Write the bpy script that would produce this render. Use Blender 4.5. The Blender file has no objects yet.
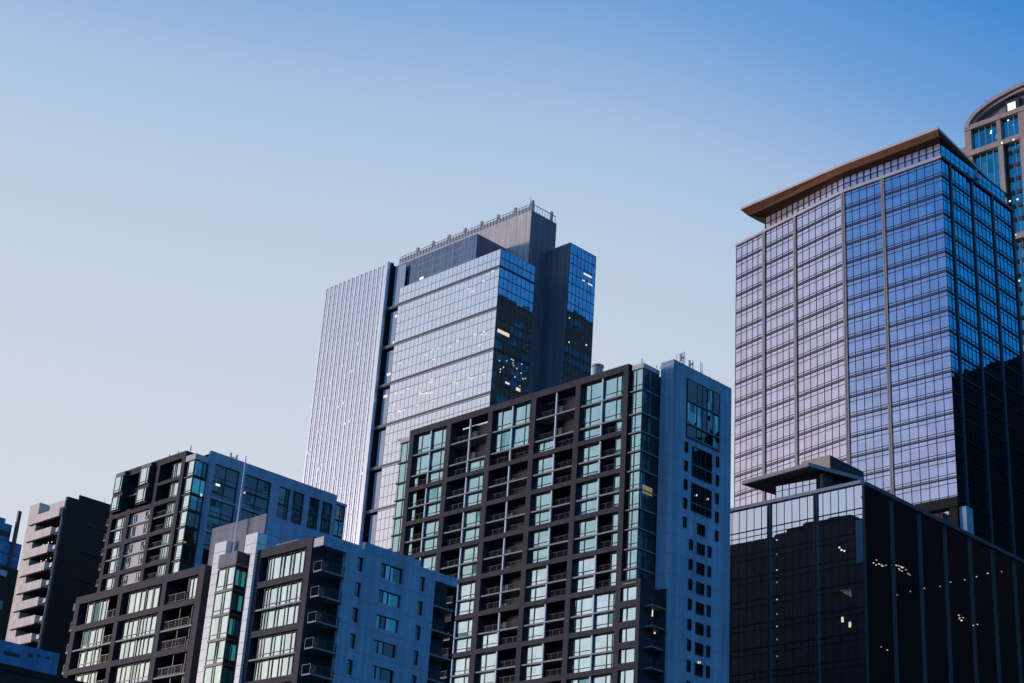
import bpy, math, random
from mathutils import Matrix, Vector
R = math.radians
C = bpy.context.scene.collection
S = bpy.context.scene

# ------------------------------------------------------------------ camera
cam_d = bpy.data.cameras.new('camera')
cam = bpy.data.objects.new('camera', cam_d); C.objects.link(cam)
cam_d.sensor_width = 36.0; cam_d.lens = 58.37
cam_d.clip_start = 0.5; cam_d.clip_end = 20000
EYE = 1.7
cam.matrix_world = Matrix(((0.695091, -0.330707, -0.638342, 0),
                           (-0.716246, -0.242023, -0.654535, 0),
                           (0.061966, 0.912172, -0.405095, EYE),
                           (0, 0, 0, 1)))
S.camera = cam

# ------------------------------------------------------------------ dusk sky, sun, exposure
SUN_AZ, SUN_EL = 118.0, 4.0            # azimuth counted from +X towards +Y
GLOW_AZ = 82.0                         # where the evening sky is palest
w = bpy.data.worlds.new('World'); S.world = w; w.use_nodes = True
nt = w.node_tree; nt.nodes.clear()
def N(t, **k):
    n = nt.nodes.new(t)
    for q, v in k.items(): setattr(n, q, v)
    return n
def mth(op, a_, b_=None):
    n = N('ShaderNodeMath', operation=op)
    for i, v in enumerate((a_, b_)):
        if v is None: continue
        if isinstance(v, (int, float)): n.inputs[i].default_value = v
        else: nt.links.new(v, n.inputs[i])
    return n.outputs[0]
out = N('ShaderNodeOutputWorld'); bg = N('ShaderNodeBackground')
sky = N('ShaderNodeTexSky', sky_type='NISHITA', sun_disc=False)
sky.sun_elevation = R(SUN_EL); sky.sun_rotation = R(90 - SUN_AZ)
sky.altitude = 0; sky.air_density = 1.0; sky.dust_density = 3.0; sky.ozone_density = 2.0
# dusk colours: the clear sky deepens with height and with the angle away from the sunset; unseen far side lifted to fill the flanks
tc = N('ShaderNodeTexCoord'); sp = N('ShaderNodeSeparateXYZ'); nt.links.new(tc.outputs['Generated'], sp.inputs[0])
hl = mth('MAXIMUM', mth('SQRT', mth('ADD', mth('MULTIPLY', sp.outputs[0], sp.outputs[0]), mth('MULTIPLY', sp.outputs[1], sp.outputs[1]))), 0.001)
ca = mth('DIVIDE', mth('ADD', mth('MULTIPLY', sp.outputs[0], math.cos(R(GLOW_AZ))), mth('MULTIPLY', sp.outputs[1], math.sin(R(GLOW_AZ)))), hl)
el = mth('MULTIPLY', mth('ARCSINE', sp.outputs[2]), 180 / math.pi)
cs = N('ShaderNodeMath', operation='SMOOTH_MIN'); nt.links.new(ca, cs.inputs[0]); cs.inputs[1].default_value = math.cos(R(40)); cs.inputs[2].default_value = 0.12
tt = mth('ADD', el, mth('SUBTRACT', mth('MULTIPLY', mth('SUBTRACT', 1.0, cs.outputs[0]), 30.0), 9.0))
fac = mth('DIVIDE', mth('ADD', tt, 10.0), 100.0)
rp = N('ShaderNodeValToRGB'); nt.links.new(fac, rp.inputs[0]); rp.color_ramp.interpolation = 'CARDINAL'
STOPS = [(-10, (.80, .68, .62)), (4, (.76, .72, .74)), (12, (.69, .72, .785)), (19, (.625, .685, .785)), (24.4, (.54, .64, .785)), (28, (.45, .595, .785)),
         (31, (.34, .50, .76)), (34, (.19, .38, .715)), (38, (.075, .275, .655)), (42, (.022, .215, .60)), (48, (.030, .215, .59)), (57, (.085, .285, .62)), (70, (.085, .275, .60)), (88, (.075, .25, .56))]
cr = rp.color_ramp
while len(cr.elements) > 1: cr.elements.remove(cr.elements[-1])
cr.elements[0].position = 0; cr.elements[0].color = (*STOPS[0][1], 1)
for t_, c_ in STOPS[1:]:
    e_ = cr.elements.new((t_ + 10) / 100); e_.color = (*c_, 1)
k1 = N('ShaderNodeVectorMath', operation='SCALE'); nt.links.new(rp.outputs[0], k1.inputs[0]); k1.inputs[3].default_value = 9.4
k2 = N('ShaderNodeVectorMath', operation='SCALE'); nt.links.new(sky.outputs[0], k2.inputs[0]); k2.inputs[3].default_value = 0.20
sm = N('ShaderNodeVectorMath', operation='ADD'); nt.links.new(k1.outputs[0], sm.inputs[0]); nt.links.new(k2.outputs[0], sm.inputs[1])
nt.links.new(sm.outputs[0], bg.inputs[0]); bg.inputs[1].default_value = 0.1
nt.links.new(bg.outputs[0], out.inputs[0])

sun_d = bpy.data.lights.new('sun', 'SUN'); sun_d.energy = 2.6; sun_d.angle = R(9)
sun_d.color = (1.0, 0.84, 0.78)
sun = bpy.data.objects.new('sun', sun_d); C.objects.link(sun)
sdir = Vector((math.cos(R(SUN_AZ)) * math.cos(R(SUN_EL)), math.sin(R(SUN_AZ)) * math.cos(R(SUN_EL)), math.sin(R(SUN_EL))))
sun.rotation_euler = (-sdir).to_track_quat('-Z', 'Y').to_euler()
sun.location = (-300, 200, 200)

S.view_settings.view_transform = 'Standard'; S.view_settings.look = 'None'
S.view_settings.exposure = 0.0; S.view_settings.gamma = 1.0
S.view_settings.use_curve_mapping = False
S.cycles.max_bounces = 6; S.cycles.glossy_bounces = 4; S.cycles.diffuse_bounces = 2

# ------------------------------------------------------------------ materials
def newmat(name):
    m = bpy.data.materials.new(name); m.use_nodes = True
    return m, m.node_tree, m.node_tree.nodes['Principled BSDF']

def wall_mat(name, col, rough=0.7, var=0.10, scale=0.35, panel=None, streak=0.0, metallic=0.0, spec=0.3):
    """matt wall: two scales of blotchy variation, optional panel joints (w, h)"""
    m, n, b = newmat(name)
    tc = n.nodes.new('ShaderNodeTexCoord')
    no = n.nodes.new('ShaderNodeTexNoise'); no.inputs['Scale'].default_value = scale; no.inputs['Detail'].default_value = 6
    mp = n.nodes.new('ShaderNodeMapping'); mp.inputs['Scale'].default_value = (1, 1, 0.35)
    n.links.new(tc.outputs['Object'], mp.inputs[0]); n.links.new(mp.outputs[0], no.inputs['Vector'])
    mr = n.nodes.new('ShaderNodeMapRange'); mr.inputs[3].default_value = 1 - var; mr.inputs[4].default_value = 1 + var
    mr.inputs[1].default_value = 0.3; mr.inputs[2].default_value = 0.7
    n.links.new(no.outputs[0], mr.inputs[0])
    mul = n.nodes.new('ShaderNodeVectorMath'); mul.operation = 'SCALE'
    mul.inputs[0].default_value = col; n.links.new(mr.outputs[0], mul.inputs[3])
    last = mul.outputs[0]
    if streak:
        m2 = n.nodes.new('ShaderNodeMapping'); m2.inputs['Scale'].default_value = (1.1, 1.1, 0.03)
        n2 = n.nodes.new('ShaderNodeTexNoise'); n2.inputs['Scale'].default_value = 1.0; n2.inputs['Detail'].default_value = 5
        n.links.new(tc.outputs['Object'], m2.inputs[0]); n.links.new(m2.outputs[0], n2.inputs['Vector'])
        r2 = n.nodes.new('ShaderNodeMapRange'); r2.inputs[1].default_value = .35; r2.inputs[2].default_value = .65
        r2.inputs[3].default_value = 1 - streak; r2.inputs[4].default_value = 1 + streak * .6; n.links.new(n2.outputs[0], r2.inputs[0])
        v2 = n.nodes.new('ShaderNodeVectorMath'); v2.operation = 'SCALE'; n.links.new(last, v2.inputs[0]); n.links.new(r2.outputs[0], v2.inputs[3]); last = v2.outputs[0]
    if panel:
        pw, ph = panel
        sx = n.nodes.new('ShaderNodeSeparateXYZ'); n.links.new(tc.outputs['Object'], sx.inputs[0])
        ad = n.nodes.new('ShaderNodeMath'); ad.operation = 'ADD'
        n.links.new(sx.outputs[0], ad.inputs[0]); n.links.new(sx.outputs[1], ad.inputs[1])
        js = []
        for src, per, wd in ((ad.outputs[0], pw, 0.045), (sx.outputs[2], ph, 0.045)):
            d = n.nodes.new('ShaderNodeMath'); d.operation = 'DIVIDE'; d.inputs[1].default_value = per; n.links.new(src, d.inputs[0])
            f = n.nodes.new('ShaderNodeMath'); f.operation = 'FRACT'; n.links.new(d.outputs[0], f.inputs[0])
            l = n.nodes.new('ShaderNodeMath'); l.operation = 'LESS_THAN'; l.inputs[1].default_value = wd / per * 1.5; n.links.new(f.outputs[0], l.inputs[0])
            js.append(l.outputs[0])
        mx = n.nodes.new('ShaderNodeMath'); mx.operation = 'MAXIMUM'; n.links.new(js[0], mx.inputs[0]); n.links.new(js[1], mx.inputs[1])
        mi = n.nodes.new('ShaderNodeMix'); mi.data_type = 'RGBA'
        mi.inputs[7].default_value = (col[0]*.6, col[1]*.6, col[2]*.6, 1)
        n.links.new(mx.outputs[0], mi.inputs[0]); n.links.new(last, mi.inputs[6]); last = mi.outputs[2]
    n.links.new(last, b.inputs['Base Color'])
    b.inputs['Roughness'].default_value = rough; b.inputs['Metallic'].default_value = metallic
    b.inputs['Specular IOR Level'].default_value = spec
    return m

def glass_mat(name, tint, dark=(0.01, 0.012, 0.014), refl=0.85, wob=0.006, cell=(1.7, 3.3), rough=0.015, var=0.12):
    """reflective window glass: mirror layer over a dark room, each pane a touch out of true"""
    m, n, b = newmat(name)
    o = n.nodes['Material Output']
    b.inputs['Base Color'].default_value = (*dark, 1); b.inputs['Roughness'].default_value = 0.5
    b.inputs['Specular IOR Level'].default_value = 0.0
    tc = n.nodes.new('ShaderNodeTexCoord')
    sx = n.nodes.new('ShaderNodeSeparateXYZ'); n.links.new(tc.outputs['Object'], sx.inputs[0])
    ad = n.nodes.new('ShaderNodeMath'); ad.operation = 'ADD'
    n.links.new(sx.outputs[0], ad.inputs[0]); n.links.new(sx.outputs[1], ad.inputs[1])
    q = []
    for src, per in ((ad.outputs[0], cell[0]), (sx.outputs[2], cell[1])):
        d = n.nodes.new('ShaderNodeMath'); d.operation = 'DIVIDE'; d.inputs[1].default_value = per; n.links.new(src, d.inputs[0])
        f = n.nodes.new('ShaderNodeMath'); f.operation = 'FLOOR'; n.links.new(d.outputs[0], f.inputs[0]); q.append(f.outputs[0])
    cb = n.nodes.new('ShaderNodeCombineXYZ'); n.links.new(q[0], cb.inputs[0]); n.links.new(q[1], cb.inputs[1])
    wn = n.nodes.new('ShaderNodeTexWhiteNoise'); wn.noise_dimensions = '3D'; n.links.new(cb.outputs[0], wn.inputs['Vector'])
    # slow warping of the panes as well
    no = n.nodes.new('ShaderNodeTexNoise'); no.inputs['Scale'].default_value = 0.5; no.inputs['Detail'].default_value = 1
    n.links.new(tc.outputs['Object'], no.inputs['Vector'])
    s1 = n.nodes.new('ShaderNodeVectorMath'); s1.operation = 'SUBTRACT'; s1.inputs[1].default_value = (.5, .5, .5); n.links.new(wn.outputs['Color'], s1.inputs[0])
    s2 = n.nodes.new('ShaderNodeVectorMath'); s2.operation = 'SUBTRACT'; s2.inputs[1].default_value = (.5, .5, .5); n.links.new(no.outputs['Color'], s2.inputs[0])
    k1 = n.nodes.new('ShaderNodeVectorMath'); k1.operation = 'SCALE'; k1.inputs[3].default_value = wob; n.links.new(s1.outputs[0], k1.inputs[0])
    k2 = n.nodes.new('ShaderNodeVectorMath'); k2.operation = 'SCALE'; k2.inputs[3].default_value = wob * 1.5; n.links.new(s2.outputs[0], k2.inputs[0])
    a1 = n.nodes.new('ShaderNodeVectorMath'); n.links.new(k1.outputs[0], a1.inputs[0]); n.links.new(k2.outputs[0], a1.inputs[1])
    ge = n.nodes.new('ShaderNodeNewGeometry')
    a2 = n.nodes.new('ShaderNodeVectorMath'); n.links.new(ge.outputs['Normal'], a2.inputs[0]); n.links.new(a1.outputs[0], a2.inputs[1])
    nm = n.nodes.new('ShaderNodeVectorMath'); nm.operation = 'NORMALIZE'; n.links.new(a2.outputs[0], nm.inputs[0])
    gl = n.nodes.new('ShaderNodeBsdfGlossy'); gl.inputs['Roughness'].default_value = rough
    n.links.new(nm.outputs[0], gl.inputs['Normal'])
    mr = n.nodes.new('ShaderNodeMapRange'); mr.inputs[3].default_value = 1 - var; mr.inputs[4].default_value = 1.0
    n.links.new(wn.outputs['Value'], mr.inputs[0])
    sc = n.nodes.new('ShaderNodeVectorMath'); sc.operation = 'SCALE'; sc.inputs[0].default_value = tint; n.links.new(mr.outputs[0], sc.inputs[3])
    n.links.new(sc.outputs[0], gl.inputs['Color'])
    ms = n.nodes.new('ShaderNodeMixShader'); ms.inputs[0].default_value = refl
    n.links.new(b.outputs[0], ms.inputs[1]); n.links.new(gl.outputs[0], ms.inputs[2]); n.links.new(ms.outputs[0], o.inputs[0])
    return m

def lamp_mat(name, col, strength):
    m, n, b = newmat(name)
    b.inputs['Base Color'].default_value = (*col, 1); b.inputs['Emission Color'].default_value = (*col, 1)
    b.inputs['Emission Strength'].default_value = strength
    return m

M = {}
M['frame'] = wall_mat('charcoal_frame', (0.057, 0.051, 0.063), 0.7, 0.18, spec=0.12, streak=0.15)
M['frame_b'] = wall_mat('charcoal_frame_rear', (0.048, 0.044, 0.053), 0.7, 0.18, spec=0.12)
M['recess'] = wall_mat('dark_recess_wall', (0.052, 0.047, 0.049), 0.8, 0.25, 0.8)
M['dark'] = wall_mat('dark_wall', (0.035, 0.027, 0.024), 0.7, 0.15)
M['slab'] = wall_mat('slab_edge', (0.27, 0.27, 0.28), 0.6, 0.06)
M['post'] = wall_mat('white_post', (0.74, 0.76, 0.82), 0.5, 0.05)
M['mull'] = wall_mat('dark_mullion', (0.035, 0.042, 0.05), 0.4, 0.05)
M['rail'] = wall_mat('rail_metal', (0.045, 0.05, 0.06), 0.4, 0.05)
M['blue'] = wall_mat('blue_painted_concrete', (0.30, 0.44, 0.57), 0.75, 0.14, 0.4, panel=(6.0, 2.9), streak=0.2)
M['grey'] = wall_mat('grey_concrete', (0.235, 0.23, 0.27), 0.75, 0.08, 0.3, panel=(4.0, 2.6), streak=0.15)
M['pale'] = wall_mat('pale_reflection', (0.62, 0.58, 0.58), 0.6, 0.05)  # tone of a facade mirrored in the glass, put into colour
M['beige'] = wall_mat('beige_precast', (0.86, 0.72, 0.63), 0.7, 0.10, 0.5, panel=(1.1, 30.0), streak=0.15)
M['roof'] = wall_mat('roof_deck', (0.09, 0.09, 0.10), 0.9, 0.2)
M['g_teal'] = glass_mat('teal_glass', (0.60, 0.84, 0.83), refl=0.84, wob=0.02, cell=(1.3, 2.87), var=0.16)
M['g_pale'] = glass_mat('pale_glass', (0.80, 0.97, 0.98), refl=0.93, wob=0.02, cell=(1.1, 2.87), var=0.16)
M['g_side'] = glass_mat('side_glass', (0.45, 0.92, 0.95), (0.012, 0.035, 0.04), 0.55, 0.03, cell=(1.2, 2.87), var=0.75)
M['g_green'] = glass_mat('green_glass', (0.10, 0.55, 0.48), (0.02, 0.09, 0.085), 0.45, 0.02)
M['g_tower'] = glass_mat('tower_glass', (1.0, 0.95, 0.97), refl=0.95, wob=0.004, cell=(1.77, 3.16), var=0.06)
M['g_recess'] = glass_mat('recess_glass', (0.55, 0.56, 0.68), refl=0.8, wob=0.004, cell=(1.77, 3.16))
M['g_screen'] = glass_mat('screen_glass', (0.34, 0.38, 0.52), (0.06, 0.065, 0.08), refl=0.7, rough=0.15, wob=0.02, cell=(0.9, 9.0), var=0.25)
M['g_tside'] = glass_mat('tower_side_glass', (0.25, 0.60, 0.92), (0.012, 0.016, 0.02), refl=0.78, wob=0.004, cell=(1.77, 3.16), var=0.25)  # blue sky reflection of this side put into the tint
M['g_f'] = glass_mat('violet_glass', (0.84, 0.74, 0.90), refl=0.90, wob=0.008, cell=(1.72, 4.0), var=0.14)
M['g_fside'] = glass_mat('sky_tinted_glass', (0.08, 0.60, 0.92), refl=0.82, wob=0.012, cell=(1.72, 4.0), var=0.2)  # same glass as the front, blue sky reflection put into its tint
M['g_e'] = glass_mat('black_glass', (0.90, 0.86, 0.93), (0.06, 0.045, 0.042), refl=0.85, wob=0.003, cell=(2.2, 3.9), var=0.06)
M['g_black'] = glass_mat('smoked_glass', (0.25, 0.26, 0.28), (0.012, 0.012, 0.013), refl=0.5, wob=0.01, cell=(2.2, 3.9))
M['g_g'] = glass_mat('turquoise_glass', (0.14, 0.74, 0.80), (0.01, 0.06, 0.07), refl=0.75, wob=0.03, cell=(1.5, 4.0), var=0.4)
M['g_blue'] = glass_mat('deep_blue_glass', (0.05, 0.30, 0.75), (0.005, 0.04, 0.12), refl=0.5, wob=0.03, cell=(2.0, 3.6), rough=0.1)
M['fin'] = wall_mat('pale_metal_fin', (0.95, 0.92, 0.94), 0.3, 0.03, metallic=0.6)
M['finw'] = wall_mat('white_metal_pier', (0.92, 0.90, 0.92), 0.3, 0.03, metallic=0.5)
M['gap'] = wall_mat('dark_slot', (0.030, 0.024, 0.021), 0.5, 0.1, spec=0.1)
M['tmull'] = wall_mat('grey_mullion', (0.40, 0.40, 0.44), 0.4, 0.05)
M['band'] = wall_mat('grey_band', (0.13, 0.13, 0.15), 0.4, 0.05)
M['core'] = wall_mat('metal_clad_core', (0.62, 0.56, 0.54), 0.5, 0.10, 0.4, panel=(4.6, 60.0), streak=0.2)
M['cladd'] = wall_mat('dark_cladding', (0.20, 0.19, 0.22), 0.5, 0.1, panel=(3.0, 20.0), streak=0.2)
M['fband'] = wall_mat('violet_grey_spandrel', (0.075, 0.062, 0.09), 0.45, 0.05, spec=0.15)
M['fmull'] = wall_mat('blue_black_mullion', (0.026, 0.019, 0.026), 0.4, 0.05, spec=0.15)
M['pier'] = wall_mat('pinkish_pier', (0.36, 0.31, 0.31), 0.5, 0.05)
M['pierd'] = wall_mat('shaded_pier', (0.07, 0.085, 0.115), 0.5, 0.05)  # dark blue copy of the pier, flank shade put into its colour
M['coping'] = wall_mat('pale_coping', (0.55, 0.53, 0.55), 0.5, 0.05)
M['fascia'] = wall_mat('rosy_fascia', (0.66, 0.55, 0.52), 0.5, 0.05)
M['wood'] = wall_mat('wood_soffit', (0.29, 0.135, 0.075), 0.55, 0.18, 0.8)
M['woodd'] = wall_mat('shaded_wood_soffit', (0.10, 0.04, 0.018), 0.6, 0.12, 0.6)  # darker copy of the soffit wood, shade put into its colour
M['emull'] = wall_mat('steel_fin', (0.085, 0.085, 0.088), 0.4, 0.05)
M['canopy'] = wall_mat('canopy_metal', (0.34, 0.33, 0.35), 0.5, 0.05)
M['soffit'] = wall_mat('dark_soffit', (0.05, 0.046, 0.045), 0.6, 0.08)
M['granite'] = wall_mat('brown_granite', (0.44, 0.31, 0.28), 0.5, 0.14, 0.5, panel=(1.6, 2.0))
M['granitel'] = wall_mat('pink_granite', (0.48, 0.37, 0.34), 0.5, 0.1, 0.5, panel=(1.6, 2.0))
M['grred'] = wall_mat('red_medallion', (0.12, 0.035, 0.04), 0.5, 0.1)
M['gmull'] = wall_mat('pale_mullion', (0.30, 0.38, 0.42), 0.4, 0.05)
M['tan'] = wall_mat('tan_stone', (0.42, 0.33, 0.27), 0.6, 0.06)
M['steel'] = wall_mat('galvanised_steel', (0.40, 0.41, 0.44), 0.4, 0.05)
M['warm'] = lamp_mat('warm_lamp', (1.0, 0.80, 0.50), 0.7)
M['cool'] = lamp_mat('cool_lamp', (1.0, 0.94, 0.84), 0.8)
M['amber'] = lamp_mat('amber_room', (1.0, 0.6, 0.2), 0.16)
M['haze_lamp'] = lamp_mat('soft_lamp', (0.80, 0.74, 0.66), 0.45)
M['green_glow'] = lamp_mat('green_glow_pane', (0.05, 0.40, 0.36), 0.27)  # glows green in some side panes of the bay
M['cream'] = wall_mat('cream_panel', (0.85, 0.84, 0.80), 0.4, 0.03)
M['deepblue'] = wall_mat('deep_blue_cladding', (0.05, 0.25, 0.50), 0.5, 0.15, panel=(3.0, 3.6))
M['pent'] = glass_mat('sky_pale_glass', (0.80, 0.74, 0.90), (0.40, 0.37, 0.46), refl=0.4, wob=0.01)  # pale sky reflection put into the base colour of the penthouse glass
M['rear_blue'] = wall_mat('dark_blue_panel', (0.015, 0.06, 0.13), 0.6, 0.3)
M['rear_brown'] = wall_mat('dark_brown_panel', (0.07, 0.04, 0.03), 0.6, 0.3)
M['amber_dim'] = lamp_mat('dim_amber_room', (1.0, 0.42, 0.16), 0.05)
M['e_mirrored'] = wall_mat('blue_grey_reflection', (0.14, 0.18, 0.24), 0.5, 0.05)  # colour of a reflection at the glass corner
M['black'] = wall_mat('unlit_black_wall', (0.008, 0.007, 0.007), 0.7, 0.1, spec=0.05)
M['faint'] = lamp_mat('faint_mirrored_light', (1.0, 0.82, 0.56), 0.33)  # glow for lights mirrored in the black glass
M['g_dim'] = glass_mat('dim_glass', (0.38, 0.66, 0.66), (0.014, 0.02, 0.022), 0.30, 0.03, cell=(1.2, 2.87), var=0.8)
M['plantblue'] = wall_mat('blue_render', (0.10, 0.24, 0.42), 0.75, 0.14, 0.5, streak=0.2)
M['teal_lit'] = lamp_mat('teal_lit_room', (0.15, 0.75, 0.85), 0.10)
M['asphalt'] = wall_mat('asphalt', (0.05, 0.05, 0.052), 0.9, 0.2, 0.2)

# ------------------------------------------------------------------ mesh helpers
class MB:
    def __init__(s): s.v = []; s.f = []; s.m = []
    def poly(s, pts, m=0):
        i = len(s.v); s.v += [tuple(p) for p in pts]; s.f.append(tuple(range(i, i + len(pts)))); s.m.append(m)
    def prism(s, pts, z0, z1, m=0, zt=None):
        """pts: 2-D outline (any winding), walls and caps"""
        a = sum(pts[i][0] * pts[(i + 1) % len(pts)][1] - pts[(i + 1) % len(pts)][0] * pts[i][1] for i in range(len(pts)))
        if a < 0: pts = pts[::-1]
        i = len(s.v); n = len(pts)
        s.v += [(p[0], p[1], z0) for p in pts] + [(p[0], p[1], z1) for p in pts]
        s.f.append(tuple(range(i + n - 1, i - 1, -1))); s.m.append(m)
        s.f.append(tuple(range(i + n, i + 2 * n))); s.m.append(m if zt is None else zt)
        for k in range(n):
            l = (k + 1) % n
            s.f.append((i + k, i + l, i + n + l, i + n + k)); s.m.append(m)
    def box(s, x0, x1, y0, y1, z0, z1, m=0, top=None):
        s.prism([(x0, y0), (x1, y0), (x1, y1), (x0, y1)], z0, z1, m, top)
    def cyl(s, x, y, z0, z1, r, m=0, n=10, r2=None):
        r2 = r if r2 is None else r2
        i = len(s.v)
        for k in range(n):
            t = 2 * math.pi * k / n; s.v.append((x + r * math.cos(t), y + r * math.sin(t), z0))
        for k in range(n):
            t = 2 * math.pi * k / n; s.v.append((x + r2 * math.cos(t), y + r2 * math.sin(t), z1))
        s.f.append(tuple(range(i + n - 1, i - 1, -1))); s.m.append(m)
        s.f.append(tuple(range(i + n, i + 2 * n))); s.m.append(m)
        for k in range(n):
            l = (k + 1) % n
            s.f.append((i + k, i + l, i + n + l, i + n + k)); s.m.append(m)
    def build(s, name, mats, parent=None, label=None, group=None, stuff=False):
        mats = mats if isinstance(mats, (list, tuple)) else [mats]
        off = root_loc(parent) if parent else (0, 0, 0)
        me = bpy.data.meshes.new(name)
        me.from_pydata([(v[0] - off[0], v[1] - off[1], v[2] - off[2]) for v in s.v], [], s.f)
        for k in mats: me.materials.append(M[k])
        me.polygons.foreach_set('material_index', s.m); me.update()
        o = bpy.data.objects.new(name, me); C.objects.link(o)
        if parent: o.parent = parent
        if label: o['label'] = label
        if group: o['group'] = group
        if stuff: o['kind'] = 'stuff'
        return o

def root_loc(o):
    p = Vector((0, 0, 0))
    while o is not None: p += o.location; o = o.parent
    return p

def thing(name, label, cat, loc, group=None):
    o = bpy.data.objects.new(name, None); C.objects.link(o); o.location = loc
    o.empty_display_size = 3
    o['label'] = label; o['category'] = cat
    if group: o['group'] = group
    return o

class Face:
    """a facade: a runs along the wall, d goes into the building (negative = proud of it)"""
    def __init__(s, origin, adir, ddir): s.o = origin; s.a = adir; s.d = ddir
    def pt(s, a, d): return (s.o[0] + s.a[0] * a + s.d[0] * d, s.o[1] + s.a[1] * a + s.d[1] * d)
    def box(s, mb, a0, a1, z0, z1, d0, d1, m=0):
        mb.prism([s.pt(a0, d0), s.pt(a1, d0), s.pt(a1, d1), s.pt(a0, d1)], z0, z1, m)
    def pane(s, mb, a0, a1, z0, z1, d, m=0, tilt=(0, 0)):
        t = 0.05
        p = [(a0, z0, d), (a1, z0, d + tilt[0]), (a1, z1, d + tilt[0] + tilt[1]), (a0, z1, d + tilt[1])]
        q = [(*s.pt(a, dd), z) for a, z, dd in p]; r = [(*s.pt(a, dd + t), z) for a, z, dd in p]
        flip = (s.a[0] * s.d[1] - s.a[1] * s.d[0]) < 0
        fs = [(0, 1, 2, 3), (7, 6, 5, 4), (1, 0, 4, 5), (2, 1, 5, 6), (3, 2, 6, 7), (0, 3, 7, 4)]
        i = len(mb.v); mb.v += q + r
        for f in fs:
            f = tuple(i + k for k in f)
            mb.f.append(f[::-1] if flip else f); mb.m.append(m)
    def slope(s, mb, pts, m=0): mb.poly([(*s.pt(a, d), z) for a, d, z in pts], m)

def left_face(x): return Face((x, 0), (0, 1), (1, 0))      # looks towards -X, a = y
def right_face(y): return Face((0, y), (1, 0), (0, 1))     # looks towards -Y, a = x

rnd = random.Random(7)

def window(parent, F, a0, a1, z0, z1, d, cols=(), rows=(), glass='g_teal', bar=0.07, frame='mull', alt=None, name='window', palt=0.0, label=None, tilt=0.012):
    """one window: separate panes a little out of true between bars. cols/rows: fractions"""
    mb = MB(); ca = [0, *cols, 1]; ra = [0, *rows, 1]
    W, H = a1 - a0, z1 - z0
    for i in range(len(ca) - 1):
        for j in range(len(ra) - 1):
            m = 2 if (alt and rnd.random() < palt) else 0
            F.pane(mb, a0 + W * ca[i] + .01, a0 + W * ca[i + 1] - .01, z0 + H * ra[j] + .01, z0 + H * ra[j + 1] - .01, d + .05, m,
                   (rnd.uniform(-tilt, tilt) * W * (ca[i + 1] - ca[i]), rnd.uniform(-tilt, tilt) * H * (ra[j + 1] - ra[j])))
    for c in ca: F.box(mb, a0 + W * c - bar, a0 + W * c + bar, z0, z1, d - .03, d + .16, 1)
    for r in ra: F.box(mb, a0 - bar, a1 + bar, z0 + H * r - bar * .7, z0 + H * r + bar * .7, d - .025, d + .155, 1)
    return mb.build(name, [glass, frame] + ([alt] if alt else []), parent, label)

def railing(parent, F, a0, a1, z, d, h=1.05, step=1.3, mat='rail', ret=None):
    mb = MB()
    F.box(mb, a0, a1, z + h - .06, z + h, d, d + .07)
    F.box(mb, a0, a1, z + .12, z + .16, d + .01, d + .05)
    n = max(2, int((a1 - a0) / step))
    for k in range(n + 1):
        a = a0 + (a1 - a0) * k / n
        F.box(mb, a - .03, a + .03, z, z + h, d + .005, d + .06)
    nb = int((a1 - a0) / .18)
    for k in range(1, nb):
        a = a0 + (a1 - a0) * k / nb
        F.box(mb, a - .008, a + .008, z + .13, z + h - .03, d + .02, d + .036)
    if ret:
        for a in ret[0]:
            F.box(mb, a - .03, a + .03, z + h - .06, z + h - .001, d + .07, ret[1])
            F.box(mb, a - .03, a + .03, z, z + h - .06, ret[1] - .08, ret[1] - .01)
    return mb.build('railing', mat, parent)

def balcony(parent, F, a0, a1, z, d0, d1, th=.24, rail=True, mat='slab', rmat='rail', ret=None):
    mb = MB(); F.box(mb, a0, a1, z - th, z, d0, d1)
    o = mb.build('balcony', mat, parent)
    if rail: railing(o, F, a0 + .05, a1 - .05, z, d0 + .08, mat=rmat, ret=ret)
    return o

def lamp(parent, F, a, z, d, w=.5, h=.22, mat='warm', name='ceiling_or_mirrored_light'):
    mb = MB(); F.box(mb, a - w / 2, a + w / 2, z - h / 2, z + h / 2, d - .06, d)
    return mb.build(name, mat, parent)

def mast(parent, x, y, z0, z1, r=.06, name='antenna', arms=(), mat='steel'):
    mb = MB(); mb.cyl(x, y, z0, z1, r, n=8, r2=r * .6)
    for za, l, ang in arms:
        c, s_ = math.cos(R(ang)) * l, math.sin(R(ang)) * l
        mb.box(min(x, x + c) - .05, max(x, x + c) + .05, min(y, y + s_) - .05, max(y, y + s_) + .05, za, za + .12)
        mb.box(x + c - .12, x + c + .12, y + s_ - .12, y + s_ + .12, za - .5, za + .7)
    return mb.build(name, mat, parent)

# ------------------------------------------------------------------ ground
mb = MB(); mb.poly([(-9000, -9000, 0), (9000, -9000, 0), (9000, 9000, 0), (-9000, 9000, 0)])
g = mb.build('ground', 'asphalt'); g['kind'] = 'structure'

# ================================================================== central apartment slab
U = 168.0
def z(n, U_=None): return n * (U_ or U) + EYE
def a(n): return n * U
T = thing('apartment_tower', 'tall charcoal framed apartment slab with teal windows and a blue end wall, centre foreground', 'apartment building', (a(1.0), a(.99), 0))
L = left_face(a(1.0)); RF = right_face(a(.846))
PIL = [1.1565, 1.1035, 1.0475, .9915, .9370, .8810]
PW = .0029
# body
mb = MB()
mb.box(a(1.0) + 2.4, a(1.062), a(.862), a(1.1592), 0, z(.566), 0, 1)
mb.box(a(1.062), a(1.104), a(.862), a(1.1592), 0, z(.551), 0, 1)
mb.build('body', ['recess', 'roof'], T)
mb = MB()
mb.box(a(1.0225), a(1.1042), a(.846), a(.8605), 0, z(.5785))
mb.build('end_wall', 'blue', T)
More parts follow.
